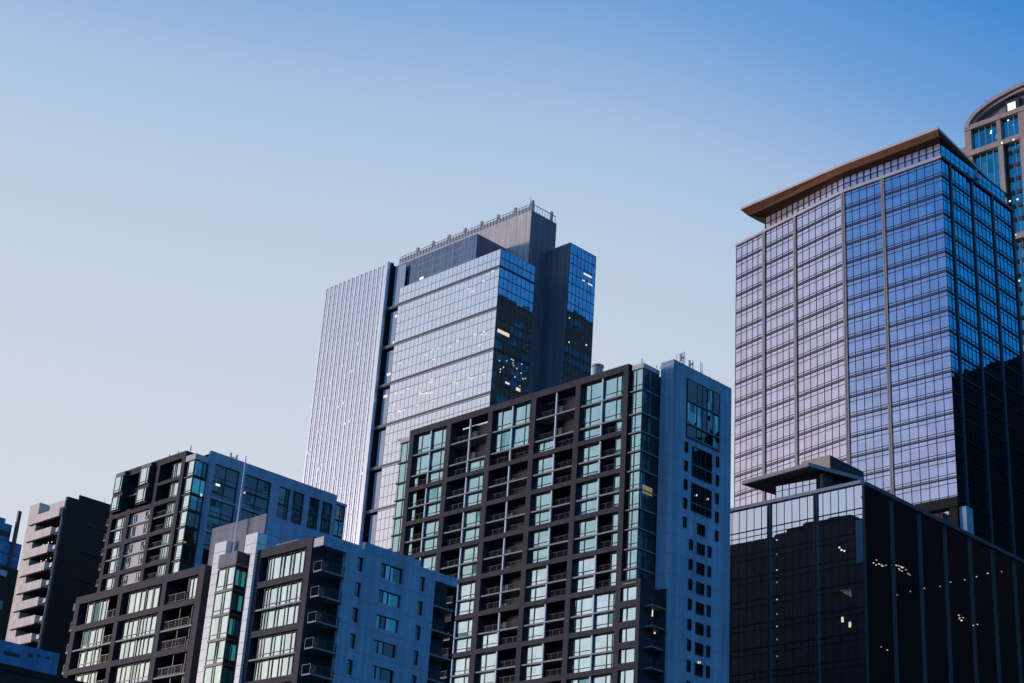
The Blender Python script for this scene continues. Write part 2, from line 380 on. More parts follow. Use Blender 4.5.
# exposed frame grid
mb = MB()
for p in PIL:
    L.box(mb, a(p - PW), a(p + PW), 0, z(.5745) - .002, 0, 2.6)
L.box(mb, a(.8781), a(1.1594), z(.5682), z(.5745), -.003, 2.6)
bands = [.5115 - .0342 * k for k in range(15)]
for b in bands:
    for i in range(5):
        L.box(mb, a(PIL[i + 1] + PW), a(PIL[i] - PW), z(b - .0022), z(b + .0022), .004, 2.6)
# lower end frame at the right with single windows
L.box(mb, a(.8571), a(.8781), z(.3735), z(.3790), .003, 2.6)
L.box(mb, a(.8571), a(.8612), 0, z(.3735), .002, 3.9)
for k in range(22):
    zb = .3735 - .0171 * (k + 1)
    L.box(mb, a(.8612), a(.8781), z(zb) if k < 21 else 0, z(zb + .0055), .004, 2.6)
mb.build('frame', 'frame', T)
# shared dividing posts
posts = {}
for i in range(5):
    c = (PIL[i] + PIL[i + 1]) / 2
    for j in range(9):
        t, bo = (.5682, bands[0] + .0022) if j == 0 else (bands[j - 1] - .0022, bands[j] + .0022)
        mb = MB(); L.box(mb, a(c) - .12, a(c) + .12, z(bo), z(t), .2, .45)
        mb.build('post', 'post', T)
WA = ((.17, .42), (.22,)); WB = ((.60, .82), (.22,))
def half(i, side, zb, zt, kind, full=True):
    """fill one half bay of one floor: G glass, D dark balcony, N narrow glass left, R narrow glass right"""
    c = (PIL[i] + PIL[i + 1]) / 2
    if side == 0: lo, hi = a(c) + .14, a(PIL[i] - PW)
    else: lo, hi = a(PIL[i + 1] + PW), a(c) - .14
    d = .55
    # a runs with +y, the picture's left is the high end
    def win(l, h, cols): 
        window(T, L, l, h, z(zb) + .12, z(zt) - .05, d, cols, (.24,), 'g_teal' if zb > .41 else 'g_pale', .065, alt='g_side', palt=.06)
    W = hi - lo
    if kind == 'G':
        win(lo, hi, (.58, .83) if side == 0 else (.17, .40))
    elif kind == 'N': win(hi - .36 * W, hi, (.7,))
    elif kind == 'R': win(lo, lo + .36 * W, ())
    if kind in 'DNR':
        rail_lo, rail_hi = lo, hi
        if kind == 'N': rail_hi = hi - .40 * W
        if kind == 'R': rail_lo = lo + .40 * W
        railing(T, L, rail_lo, rail_hi, z(zb) + .08, .5)
        mb = MB()   # glazed doors deep in the recess
        L.box(mb, lo + .1 * W, lo + .55 * W, z(zb) + .1, z(zt) - .25, 2.33, 2.39, 0)
        for q in (.1, .32, .55): L.box(mb, lo + q * W - .05, lo + q * W + .05, z(zb) + .1, z(zt) - .25, 2.28, 2.34, 1)
        mb.build('balcony_door', ['g_black', 'mull'], T)
def bay_rows(i, zb, zt, k):
    pass
top_rows = [(.5470, .5682), (.5255, .5470), (.5137, .5255)]
TOP = [('GGN', 'GGG'), ('DDD', 'DDG'), ('GGD', 'GGD'), ('DDG', 'DDD'), ('GGG', 'GGR')]
for i in range(5):
    for r, (zb, zt) in enumerate(top_rows):
        for s in (0, 1): half(i, s, zb, zt, TOP[i][s][r])
    for k in range(8):
        t = bands[k] - .0022; bo = bands[k + 1] + .0022; mid = bands[k] - .0182
        for r, (zb, zt) in enumerate(((mid, t), (bo, mid))):
            A = ['N', 'D', 'D', 'G', 'G'][i]; B = ['G', 'G', 'D', 'D', 'R'][i]
            if i == 2 and (k > 4 or (k == 4 and r == 1)): A = 'G'
            if i == 4 and k >= 4: B = 'G'
            if i == 1 and k > 6: A = 'G'
            half(i, 0, zb, zt, A); half(i, 1, zb, zt, B)
# light slab edges inside the bays
for i in range(5):
    for zz in [.5470, .5255] + [b - .0182 for b in bands[:8]]:
        mb = MB(); L.box(mb, a(PIL[i + 1] + PW) + .003, a(PIL[i] - PW) - .003, z(zz) - .14, z(zz) + .09, .12, 2.45)
        mb.build('floor_slab', 'slab', T)
# corner glass bay above the end frame
zf = [.5671, .5470, .5255] + [.5255 - .0171 * k for k in range(1, 9)] + [.3765]
mb = MB(); mb.box(a(1.0) + .6, a(1.0225), a(.8617) + .35, a(.8745), z(.379), z(.5671)); mb.build('corner_core', 'recess', T)
mb = MB(); mb.box(a(1.0) + .1, a(1.0225), a(.8617), a(.8745), z(.5671), z(.5714)); mb.build('corner_roof', 'coping', T)
LB = left_face(a(1.0)); RB = right_face(a(.8617))
for k in range(len(zf) - 1):
    zt, zb = z(zf[k]), z(zf[k + 1])
    window(T, LB, a(.8617) + .1, a(.8730), zb + .12, zt - .1, .15, (.68,), (.22,), 'g_teal', .05)
    gl = 'g_side'
    window(T, RB, a(1.0) + .3, a(1.0222), zb + .12, zt - .1, .1, (.36, .62, .82), (), gl, .05, alt='g_black', palt=.35)
    mb = MB(); mb.box(a(1.0) - .1, a(1.0224), a(.8617) - .12, a(.8752), zb - .16, zb + .02); mb.build('floor_ledge', 'slab', T)
lamp(T, RB, a(1.011), z(.458), .08, 2.1, 1.2, 'amber', 'lit_room')
# single windows of the lower end frame
for k in range(8):
    zt = .3735 - .0171 * k
    window(T, L, a(.8614), a(.8776), z(zt - .0116), z(zt) - .05, .3, (.66,), (), 'g_pale', .06)
    balcony(T, RF, a(1.0) + .9, a(1.0222), z(zt - .0165), .35, 1.75, .16, ret=((a(1.0) + 1.0,), 1.7))
mb = MB(); mb.box(a(1.0) + 4.0, a(1.0225) - .02, a(.8590), a(.862) , 0, z(.3760)); mb.box(a(1.0225) - .12, a(1.0225) - .01, a(.8478), a(.8590), 0, z(.3740)); mb.build('balcony_wall_and_shade', 'recess', T)  # second box is a dark cover painted for shade and a window
lamp(T, right_face(a(.8571)), a(1.016), z(.353), -.02, .18, .9, 'cool', 'balcony_light')
lamp(T, right_face(a(.8571)), a(1.0195), z(.3375), -.02, .3, .22, 'cool', 'balcony_light')
# little glass bay stepping out at the left end
mb = MB(); mb.box(a(1.0) + .5, a(1.012), a(1.1594), a(1.1735), 0, z(.566)); mb.build('side_bay', 'recess', T)
zz = .564
k = 0
while zz > .30:
    dz = .0210 if k < 2 else .0176
    window(T, L, a(1.1600), a(1.1725), z(zz - dz) + .1, z(zz) - .12, .3, (.3,), (), 'g_teal', .06)
    mb = MB(); L.box(mb, a(1.1594) + .002, a(1.1745), z(zz - dz) - .1, z(zz - dz) + .06, .05, 1.2); mb.build('floor_ledge', 'mull', T)
    zz -= dz; k += 1
mb = MB(); L.box(mb, a(1.1596), a(1.1745), z(.564), z(.569), .1, 1.9); L.box(mb, a(1.174), a(1.178), z(.5685), z(.5695), .1, .6); mb.build('bay_cap', 'coping', T)
# blue end wall: recessed big window at the top, then windows floor by floor
d0 = -.0
def rwin(u0, u1, zb, zt, cols=(), gl='g_side', fr='mull', palt=.3, rows=()):
    mb = MB()
    e = .16
    # reveal shade put into a dark sheet, 3 mm proud of the wall
    RF.box(mb, a(u0), a(u1), z(zb), z(zt), -.004, .05)
    mb.build('reveal_shade', 'gap', T)
    return window(T, RF, a(u0) + .12, a(u1) - .12, z(zb) + .12, z(zt) - .12, -.14, cols, rows, gl, .05, fr, alt='g_black', palt=palt)
for (zb, zt, gl) in ((.5463, .5672, 'g_side'), (.5250, .5457, 'g_side'), (.5135, .5244, 'g_side')):
    rwin(1.0404, 1.0868, zb, zt, (.30, .46, .62, .8), gl)
    mb = MB(); RF.box(mb, a(1.0404), a(1.0870), z(zb) - .14, z(zb) + .02, -.3, -.02); mb.build('window_ledge', 'slab', T)
for zb, zt in ((.4905, .5070), (.4792, .4898), (.4562, .4735), (.4482, .4555)):
    rwin(1.0493, 1.0770, zb, zt, (.22, .42, .68), 'g_side')
for k in range(16):
    zt = .4400 - .0171 * k
    rwin(1.0583, 1.0687, zt - .0103, zt, (.45,), 'g_side', palt=.5)
for k in range(21):
    zt = .5077 - .0168 * k if k < 5 else .4232 - .0171 * (k - 5)
    u0 = 1.0391 if k < 5 else 1.0479
    rwin(u0, u0 + .0048, zt - .0098, zt, (), 'g_black')
    zt2 = .5075 - .0168 * k if k < 5 else .4236 - .0171 * (k - 5)
    u0 = 1.0826 if k < 5 else 1.0733
    rwin(u0, u0 + .0045, zt2 - .0102, zt2, (), 'g_black')
for (u, n, m) in ((1.0555, .4632, 'cool'), (1.071, .4642, 'warm'), (1.0615, .3205, 'cool'), (1.0638, .3212, 'warm')):
    lamp(T, RF, a(u), z(n), -.2, .2, .24, m, 'room_light')
# small vents along the far edge of the end wall
for k in range(14):
    mb = MB(); RF.box(mb, a(1.1036), a(1.1036) + .5, z(.553 - .0171 * k * 1.0), z(.553 - .0171 * k) + .35, .6, 1.0); mb.build('vent', 'mull', T)
# roof clutter: drum, aerials, plant rooms (their backs show in the dark glass opposite)
mb = MB(); mb.cyl(a(1.035), a(.9465), z(.566), z(.6003), .85, n=16); mb.cyl(a(1.035), a(.9465), z(.6003), z(.6020), .95, n=16); mb.build('flue_drum', 'steel', T)
for (u, h, r) in ((1.0285, .0068, .05), (1.0365, .0125, .05), (1.0385, .0130, .10), (1.0510, .0095, .09), (1.0620, .0120, .07), (1.0640, .0110, .07), (1.0755, .0030, .06), (1.0870, .0030, .06)):
    mast(T, a(u), a(.848), z(.5785), z(.5785 + h), r, 'antenna', ((z(.5785 + h * .55), .5, 120),) if r > .08 else ())
mast(T, a(1.001), a(.8640), z(.5714), z(.5760), .09, 'finial')
for (u, v) in ((1.0195, .859), (1.016, .860)):
    mast(T, a(u), a(v), z(.5714), z(.5740), .06, 'finial')
for (v0, v1, h) in ((.865, .905, .0035), (.905, .925, .001), (.925, .985, .0085), (.985, 1.006, .0065), (1.006, 1.022, .003)):
    mb = MB(); mb.box(a(1.07), a(1.101), a(v0), a(v1) - .01, z(.551), z(.5512 + h)); mb.build('plant_room', 'dark', T)

# ================================================================== pale office tower
U = 290.0
T = thing('office_tower', 'very tall pale office tower with fluted white piers and a grey core behind central apartments', 'office tower', (a(1.03), a(1.15), 0))
L = left_face(a(1.0)); RF = right_face(a(1.0495))
mb = MB(); mb.box(a(1.0) + .6, a(1.10), a(1.2185) - .0, a(1.3241) - .1, 0, z(.7765)); mb.build('fluted_block', ['gap'], T)
mb = MB(); L.box(mb, a(1.2200), a(1.3238), 0, z(.7770), .5, .6); mb.build('curtain_wall', 'g_tower', T)
mb = MB()
k = 0
zz = .7765
while zz > .30:
    L.box(mb, a(1.2202), a(1.3236), z(zz) - .10, z(zz) + .10, .42, .55); zz -= .0109
mb.build('floor_line', 'tmull', T)
nf = 28
for k in range(nf + 1):
    aa = a(1.2235) + (a(1.3232) - a(1.2235)) * k / nf
    big = (k % 2 == 0)
    mb = MB(); L.box(mb, aa - (.36 if big else .20), aa + (.36 if big else .20), 0, z(.7777) - (.0 if big else .6), .30 if big else .38, .47)
    mb.build('pier', 'fin', T)
mb = MB(); L.box(mb, a(1.2180), a(1.2222), 0, z(.7780), -.6, .58); mb.build('end_pier', 'finw', T)
# slot and recessed glass
mb = MB(); L.box(mb, a(1.1965), a(1.2180), 0, z(.7715), 1.5, 1.7); mb.build('slot_glass', 'g_recess', T)
mb = MB(); L.box(mb, a(1.1958), a(1.1972), 0, z(.7420), .5, 1.5); L.box(mb, a(1.2165), a(1.2180), 0, z(.7775), .62, 1.5); mb.build('slot_side', 'gap', T)
# glazed middle block
mb = MB(); mb.box(a(1.0) + .2, a(1.0492), a(1.0495) + .2, a(1.1958), 0, z(.7395)); mb.build('glazed_block', 'gap', T)
mb = MB(); L.box(mb, a(1.0495), a(1.1970), 0, z(.7405), 0, .19); mb.build('curtain_wall', 'g_tower', T)
mb = MB(); RF.box(mb, a(1.0) + .002, a(1.0492), 0, z(.7403), 0, .19); mb.build('curtain_wall', 'g_tside', T)
CB = [.7220, .6773, .6342, .5890, .5450, .5000, .4555, .4110]
mbh = MB(); mbr = MB()
k = 0
rows = []
zz = .7405 - .0095
for i, b in enumerate(CB):
    hi = .7405 if i == 0 else CB[i - 1]
    n = 2 if i == 0 else 4
    for j in range(1, n): rows.append(hi - (hi - b) * j / n)
for r in rows:
    L.box(mbh, a(1.0497), a(1.1969), z(r) - .07, z(r) + .07, -.06, -.001)
    RF.box(mbr, a(1.0002), a(1.0491), z(r) - .12, z(r) + .12, -.06, -.001)
na = 24
for k in range(na + 1):
    aa = a(1.0497) + (a(1.1968) - a(1.0497)) * k / na
    L.box(mbh, aa - .03, aa + .03, z(.38), z(.7404), -.05, -.002)
for k in range(9):
    aa = a(1.0004) + (a(1.0490) - a(1.0004)) * k / 8
    RF.box(mbr, aa - .05, aa + .05, z(.38), z(.7402), -.05, -.002)
mbh.build('mullion_grid', 'tmull', T); mbr.build('mullion_grid', 'mull', T)
for b in CB:
    mb = MB(); L.box(mb, a(1.0493), a(1.1972), z(b) - .28, z(b) + .28, -.18, .05); L.box(mb, a(1.0493), a(1.1972), z(b) - .75, z(b) - .60, -.10, .04)
    L.box(mb, a(1.1973), a(1.2179), z(b) - .25, z(b) + .25, .5, 1.48)
    mb.build('floor_band', 'band', T)
    mb = MB(); L.box(mb, a(1.1975), a(1.2178), z(b) + .26, z(b) + .62, .45, 1.2); mb.build('slab_edge', 'slab', T)
mb = MB(); RF.box(mb, a(1.0), a(1.0492), z(.7220) - .4, z(.7220) + .3, -.09, .04); RF.box(mb, a(1.0), a(1.0492), z(.6342) - .3, z(.6342) + .3, -.09, .04); mb.build('floor_band', 'mull', T)
# set back screen block
u1 = 1.0085
mb = MB(); mb.box(a(u1) + .1, a(1.060), a(1.085 * u1) + .3, a(1.2185), z(.735), z(.7684 * u1)); mb.build('screen_block', ['gap'], T)
L2 = left_face(a(u1)); mb = MB(); L2.box(mb, a(1.085 * u1), a(1.2182), z(.736), z(.7686 * u1), -.05, .09); mb.build('screen_wall', 'g_screen', T)
mb = MB(); right_face(a(1.085 * u1)).box(mb, a(u1) + .002, a(1.048), z(.737), z(.7685 * u1), -.02, .28); mb.build('screen_wall', 'cladd', T)
mb = MB()
for k in range(22):
    aa = a(1.0985) + (a(1.2180) - a(1.0985)) * k / 21
    L2.box(mb, aa - .05, aa + .05, z(.737), z(.7685 * u1), -.12, -.052)
for q in (.748, .757, .7655): L2.box(mb, a(1.0984), a(1.2181), z(q) - .08, z(q) + .08, -.1, -.053)
mb.build('mullion_grid', 'tmull', T)
# core with roof rail
uc = 1.049
mb = MB(); mb.box(a(uc), a(1.0863), a(1.0600), a(1.262), 0, z(.8085)); mb.build('core', 'core', T)
mb = MB(); right_face(a(1.0600)).box(mb, a(uc) + .01, a(1.0862), 0, z(.8080), -.08, .02); mb.build('core_flank', 'cladd', T)
Lc = left_face(a(uc)); Rc = right_face(a(1.06))
mb = MB()
Lc.box(mb, a(1.0602), a(1.262), z(.8165), z(.8172), .3, .42)
for k in range(44):
    aa = a(1.0605) + (a(1.262) - a(1.0605)) * k / 43; Lc.box(mb, aa - .06, aa + .06, z(.8085), z(.8165), .32, .40)
Rc.box(mb, a(uc) + .3, a(1.0862), z(.8165), z(.8172), .3, .42)
for k in range(10):
    aa = a(uc) + .4 + (a(1.0860) - a(uc)) * k / 9.5; Rc.box(mb, aa - .06, aa + .06, z(.8085), z(.8165), .32, .40)
Lc.box(mb, a(1.0602), a(1.262), z(.8087), z(.8150), .44, .47)
mb.build('roof_railing', 'tmull', T)
for k in range(8):
    aa = a(1.062) + a(.0247) * k
    mb = MB(); Lc.box(mb, aa - .45, aa + .45, z(.8086), z(.8210), .5, 1.1); mb.build('window_washing_post', 'steel', T)
for uu in (1.052, 1.081):
    mb = MB(); Rc.box(mb, a(uu) - .4, a(uu) + .4, z(.8086), z(.8210), .5, 1.1); mb.build('window_washing_post', 'steel', T)
mast(T, a(1.0495), a(1.0595) + 1, z(.8085), z(.8245), .10, 'antenna')
# right box
ub = 1.075
mb = MB(); mb.box(a(ub), a(1.115), a(1.0287), a(1.0599), 0, z(.7720)); mb.build('glass_wing', 'cladd', T)
Rb = right_face(a(1.0287))
mb = MB(); Rb.box(mb, a(ub) + .15, a(1.1149), 0, z(.7718), -.1, -.003); mb.build('curtain_wall', 'g_tside', T)
mb = MB()
for k in range(8):
    aa = a(ub) + .2 + (a(1.1148) - a(ub) - .3) * k / 7; Rb.box(mb, aa - .06, aa + .06, z(.40), z(.7717), -.16, -.102)
zz = .7717
while zz > .45:
    Rb.box(mb, a(ub) + .16, a(1.1148), z(zz) - .11, z(zz) + .11, -.15, -.103); zz -= .0109
mb.build('mullion_grid', 'mull', T)
# lamps seen burning behind the glass
rl = random.Random(3)
for (v, n) in [(1.0585, .7185), (1.0655, .7175), (1.0705, .7115), (1.093, .7095), (1.085, .7045)] + \
        [(rl.uniform(1.056, 1.19), rl.choice([.6535, .6425, .6095, .5985, .6210, .5665]) + rl.uniform(-.002, .002)) for _ in range(54)]:
    lamp(T, L, a(v), z(n), -.01, rl.uniform(.8, 1.6), rl.uniform(.35, .6), 'haze_lamp')
for (v, n) in ((1.203, .7125), (1.2025, .6825), (1.207, .6480), (1.2085, .624), (1.172, .7475)):
    lamp(T, left_face(a(1.0) + (1.45 if v > 1.19 else 2.0)), a(v), z(n), 0.0, 1.6, .8, 'cool')
for _ in range(26):
    v = rl.uniform(1.226, 1.322); n = rl.uniform(.50, .70)
    lamp(T, L, a(v), z(n), .27, .7, .7, 'haze_lamp')
for (u, n, ww, hh, m) in [(1.011, .6540, 4.6, 1.0, 'warm')] + [(rl.uniform(1.004, 1.045), rl.uniform(.60, .632), .28, .3, rl.choice(['warm', 'cool'])) for _ in range(16)] + [(1.021, .605, 1.6, .5, 'cool'), (1.036, .6035, 1.6, .9, 'warm')]:
    lamp(T, RF, a(u), z(n), -.06, ww, hh, m)
for (u, n, ww, hh) in ((1.103, .746, 3.4, .5), (1.1075, .7375, 2.0, .4), (1.0975, .738, 1.0, .35), (1.081, .664, .4, .4), (1.106, .67, .5, .4), (1.08, .69, .4, .3)):
    lamp(T, Rb, a(u), z(n), -.12, ww, hh, 'cool')

# ================================================================== violet glass tower with wooden roof
U = 245.0
T = thing('glass_tower', 'violet glass office tower under an overhanging roof with a brown wooden underside', 'office tower', (a(1.05), a(.66), 0))
L = left_face(a(1.0)); RF = right_face(a(.5665))
K = (a(1.0), a(.656)); E_ = (a(1.0231), a(.780))
ln = math.hypot(E_[0] - K[0], E_[1] - K[1]); ad = ((E_[0] - K[0]) / ln, (E_[1] - K[1]) / ln)
L2 = Face(K, ad, (ad[1], -ad[0]))
TOPZ = .6685
outl = [(a(1.0) + .2, a(.5665) + .2), (a(1.1097), a(.5665) + .2), (a(1.1097), a(.772)), (E_[0] + .2, E_[1] - .1), (K[0] + .2, K[1])]
mb = MB(); mb.prism(outl, 0, z(TOPZ) - .3); mb.build('body', 'gap', T)
flo = [TOPZ - .0163 * k for k in range(0, 25)]
secL = [(L, a(.5665), a(.6178)), (L, a(.6195), a(.6548))]
sf = lambda v: (v - .656) / (.780 - .656) * ln
secL2 = [(L2, sf(.6572), sf(.7086)), (L2, sf(.7104), sf(.7448)), (L2, sf(.7466), ln)]
for i, (F, a0, a1) in enumerate(secL + secL2):
    mb = MB(); F.box(mb, a0, a1, z(.20), z(TOPZ) - .25, 0, .19); mb.build('curtain_wall', 'g_f', T)
    mb = MB(); n = round((a1 - a0) / 1.72)
    for k in range(n + 1):
        aa = a0 + (a1 - a0) * k / n; F.box(mb, aa - .05, aa + .05, z(.25), z(TOPZ) - .3, -.06, -.002)
    for zz in flo[1:]:
        F.box(mb, a0, a1, z(zz) + .75, z(zz) + .84, -.055, -.003); F.box(mb, a0, a1, z(zz) - .97, z(zz) - .88, -.055, -.003)
    F.box(mb, a0, a1, z(TOPZ) - 1.0, z(TOPZ) - .88, -.055, -.003)
    mb.build('mullion_grid', 'fmull', T)
    for zz in flo[1:]:
        mb = MB(); F.box(mb, a0 + .002, a1 - .002, z(zz) - .13, z(zz) + .13, -.12, .05); F.box(mb, a0 + .002, a1 - .002, z(zz) + .30, z(zz) + .36, -.1, .04)
        mb.build('spandrel', 'fband', T)
def pier(F, aa, w_, mat, d=-.28, z1=None):
    mb = MB(); F.box(mb, aa - w_, aa - w_ * .18, z(.2), z(TOPZ), d, .1); F.box(mb, aa + w_ * .18, aa + w_, z(.2), z(TOPZ), d, .1)
    F.box(mb, aa - w_ * .18, aa + w_ * .18, z(.2), z(TOPZ) - .01, d + .12, .1)
    mb.build('pier', mat, T)
pier(L, a(.6187), .34, 'pier'); pier(L, a(.6556), .38, 'pier')
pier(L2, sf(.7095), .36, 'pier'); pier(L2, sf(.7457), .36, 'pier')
mb = MB(); L.box(mb, a(.5660), a(.6568), z(TOPZ) - .24, z(TOPZ) + .35, -.35, .4); L2.box(mb, 0.0, ln, z(TOPZ) - .23, z(TOPZ) + .34, -.34, .4)
mb.build('coping', 'coping', T)
# right flank
nb = [1.0, 1.0125, 1.0445, 1.0762, 1.1085]
for i in range(4):
    a0, a1 = a(nb[i]) + (.002 if i == 0 else .28), a(nb[i + 1]) - .28
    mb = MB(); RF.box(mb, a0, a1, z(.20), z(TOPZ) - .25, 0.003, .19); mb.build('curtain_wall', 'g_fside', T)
    mb = MB(); n = max(2, round((a1 - a0) / 1.55))
    for k in range(n + 1):
        aa = a0 + (a1 - a0) * k / n; RF.box(mb, aa - .045, aa + .045, z(.25), z(TOPZ) - .3, -.06, .002)
    for zz in flo[1:]:
        RF.box(mb, a0, a1, z(zz) + .75, z(zz) + .87, -.055, .001); RF.box(mb, a0, a1, z(zz) - 1.0, z(zz) - .88, -.055, .001)
    mb.build('mullion_grid', 'fmull', T)
    for zz in flo[1:]:
        mb = MB(); RF.box(mb, a0 + .002, a1 - .002, z(zz) - .20, z(zz) + .22, -.14, .05); mb.build('spandrel', 'fmull', T)
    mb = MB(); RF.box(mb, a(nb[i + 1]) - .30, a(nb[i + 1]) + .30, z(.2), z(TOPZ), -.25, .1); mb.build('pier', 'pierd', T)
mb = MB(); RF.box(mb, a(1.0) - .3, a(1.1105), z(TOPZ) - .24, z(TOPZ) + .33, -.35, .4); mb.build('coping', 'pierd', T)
# penthouse
pz = .6822
mb = MB(); mb.prism([(a(1.004), a(.5705)), (a(1.1), a(.5705)), (a(1.1), a(.735)), (a(1.019), a(.742)), (a(1.003), a(.656))], z(TOPZ) - .5, z(pz) + .6); mb.build('penthouse_core', 'gap', T)
PL = left_face(a(1.001)); mb = MB(); PL.box(mb, a(.5675), a(.656), z(TOPZ), z(pz), .1, .25); mb.build('penthouse_glass', 'pent', T)
PL2 = Face((a(1.001), a(.656)), ad, (ad[1], -ad[0])); mb = MB(); PL2.box(mb, 0, sf(.7457), z(TOPZ), z(pz), .1, .25); mb.build('penthouse_glass', 'pent', T)
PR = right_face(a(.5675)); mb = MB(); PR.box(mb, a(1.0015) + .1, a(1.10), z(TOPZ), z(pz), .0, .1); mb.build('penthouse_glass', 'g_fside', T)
mb = MB()
for F, a0, a1, n in ((PL, a(.5675), a(.656), 14), (PL2, 0, sf(.7457), 14), (PR, a(1.0015) + .1, a(1.10), 14)):
    for k in range(n + 1):
        aa = a0 + (a1 - a0) * k / n; F.box(mb, aa - .05, aa + .05, z(TOPZ), z(pz), -.04, .12)
    F.box(mb, a0, a1, z(TOPZ) + 1.9, z(TOPZ) + 2.0, -.03, .12)
mb.build('mullion_grid', 'fmull', T)
# roof: thin rosy edge, sloping wooden underside
zr = .6895
P1 = (a(.99), a(.5623)); P2 = (a(1.1165), a(.5745)); P0 = (a(.9917), a(.6508)); P3 = (a(1.001), a(.7593)); P4 = (a(1.0314), a(.7590)); P5 = (a(1.10), a(.74))
mb = MB(); mb.prism([P1, P2, P5, P4, P3, P0], z(zr) - .5, z(zr)); mb.build('roof_slab', 'fascia', T)
I1 = (a(1.0005), a(.5668)); I2 = (a(1.105), a(.5668)); I0 = (a(1.0005), a(.656)); I3 = (a(1.0178), a(.7455)); I4 = (a(1.0314), a(.7440)); I5 = (a(1.09), a(.73))
C1 = (a(.9945), a(.5643)); C0 = (a(.9960), a(.6525)); C3 = (a(1.0085), a(.7565)); C2 = (a(1.115), a(.5720))
zt_, zc, zi = z(zr) - .51, z(.6838), z(pz)
mb = MB()
def q3(p, q, r, s_, z1, z2, m): mb.poly([(*p, z1), (*q, z1), (*r, z2), (*s_, z2)], m)
q3(P1, P0, C0, C1, zt_, zc, 0); q3(P0, P3, C3, C0, zt_, zc, 0)
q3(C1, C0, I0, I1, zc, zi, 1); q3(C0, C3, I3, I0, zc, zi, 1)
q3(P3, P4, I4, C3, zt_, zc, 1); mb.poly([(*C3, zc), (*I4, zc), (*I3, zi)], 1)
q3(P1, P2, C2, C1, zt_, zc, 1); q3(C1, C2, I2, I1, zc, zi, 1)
mb.build('roof_underside', ['wood', 'woodd'], T)
mb = MB(); RF.box(mb, a(1.047), a(1.047) + .35, z(TOPZ), z(TOPZ) + 2.4, -.9, -.5); RF.box(mb, a(1.0455), a(1.0455) + 1.0, z(TOPZ) + .2, z(TOPZ) + .9, -1.2, -.5); mb.build('cradle_arm', 'steel', T)
# dark band and setback at its foot
mb = MB(); L.box(mb, a(.5650), a(.606), z(.3852), z(.3925), -.9, .1); mb.build('soffit_band', 'gap', T)
mb = MB(); L.box(mb, a(.5660), a(.5722), z(.30), z(.3850), -.6, .1); mb.build('base_column', 'gap', T)
mb = MB(); RF.box(mb, a(1.0) - .2, a(1.0) + 2.0, z(.30), z(.3850), -1.6, -.3); mb.build('base_column', 'blue', T)

# ================================================================== dark glass block
U = 211.0
T = thing('dark_glass_building', 'black glass office block with vertical fins and a flat canopy on its roof', 'office building', (a(1.1), a(.70), 0))
L = left_face(a(1.0)); RF = right_face(a(.645))
EZ = .4180
mb = MB(); mb.box(a(1.0) + .2, a(1.42), a(.645) + .2, a(.86), 0, z(EZ) - .1, 0, 1); mb.build('body', ['gap', 'roof'], T)
mb = MB(); L.box(mb, a(.645), a(.86), 0, z(EZ), 0, .19); mb.build('curtain_wall', 'g_e', T)
mb = MB(); RF.box(mb, a(1.0) + .002, a(1.42), 0, z(EZ), 0.002, .19); mb.build('curtain_wall', 'g_e', T)
mbl = MB(); mbr = MB()
ef = [EZ - .0186 * k for k in range(1, 20)]
for zz in ef:
    L.box(mbl, a(.6452), a(.86), z(zz) - .09, z(zz) + .09, -.05, -.002); L.box(mbl, a(.6452), a(.86), z(zz) - 1.05, z(zz) - .93, -.05, -.002)
    RF.box(mbr, a(1.0003), a(1.42), z(zz) - .03, z(zz) + .03, -.005, .001)
for i, (v0, v1) in enumerate(((.645, .6862), (.6862, .7289), (.7289, .7716), (.7716, .8143), (.8143, .857))):
    for k in range(1, 6):
        aa = a(v0) + (a(v1) - a(v0)) * k / 6; L.box(mbl, aa - .05, aa + .05, 0, z(EZ) - .05, -.045, -.003)
mbl.build('mullion_grid', 'fmull', T); mbr.build('mullion_grid', 'gap', T)
for v in (.6856, .7284, .7716, .8143):
    mb = MB(); L.box(mb, a(v) - .34, a(v) - .12, 0, z(EZ) - .01, -.3, .1); L.box(mb, a(v) + .12, a(v) + .34, 0, z(EZ) - .01, -.3, .1); L.box(mb, a(v) - .12, a(v) + .12, 0, z(EZ) - .02, -.15, .1)
    mb.build('fin', 'emull', T)
for u in (1.0008, 1.0398, 1.0785, 1.1155, 1.1535, 1.1892, 1.2241, 1.260, 1.297, 1.334, 1.371):
    mb = MB(); RF.box(mb, a(u) - .13, a(u) + .13, 0, z(EZ) - .01, -.3, .1); mb.build('fin', 'emull', T)
mb = MB(); L.box(mb, a(.6448), a(.86), z(EZ), z(EZ) + .55, -.45, .6); mb.build('parapet', 'coping', T)
mb = MB(); RF.box(mb, a(1.0) + .61, a(1.42), z(EZ) - .1, z(EZ) + .53, -.45, .6); mb.build('parapet', 'band', T)
mb = MB(); L.box(mb, a(.6453), a(.6508), z(.358), z(.3905), -.08, -.006); mb.build('mirrored_strip', 'e_mirrored', T)  # reflection in the corner glass, put into a coloured strip
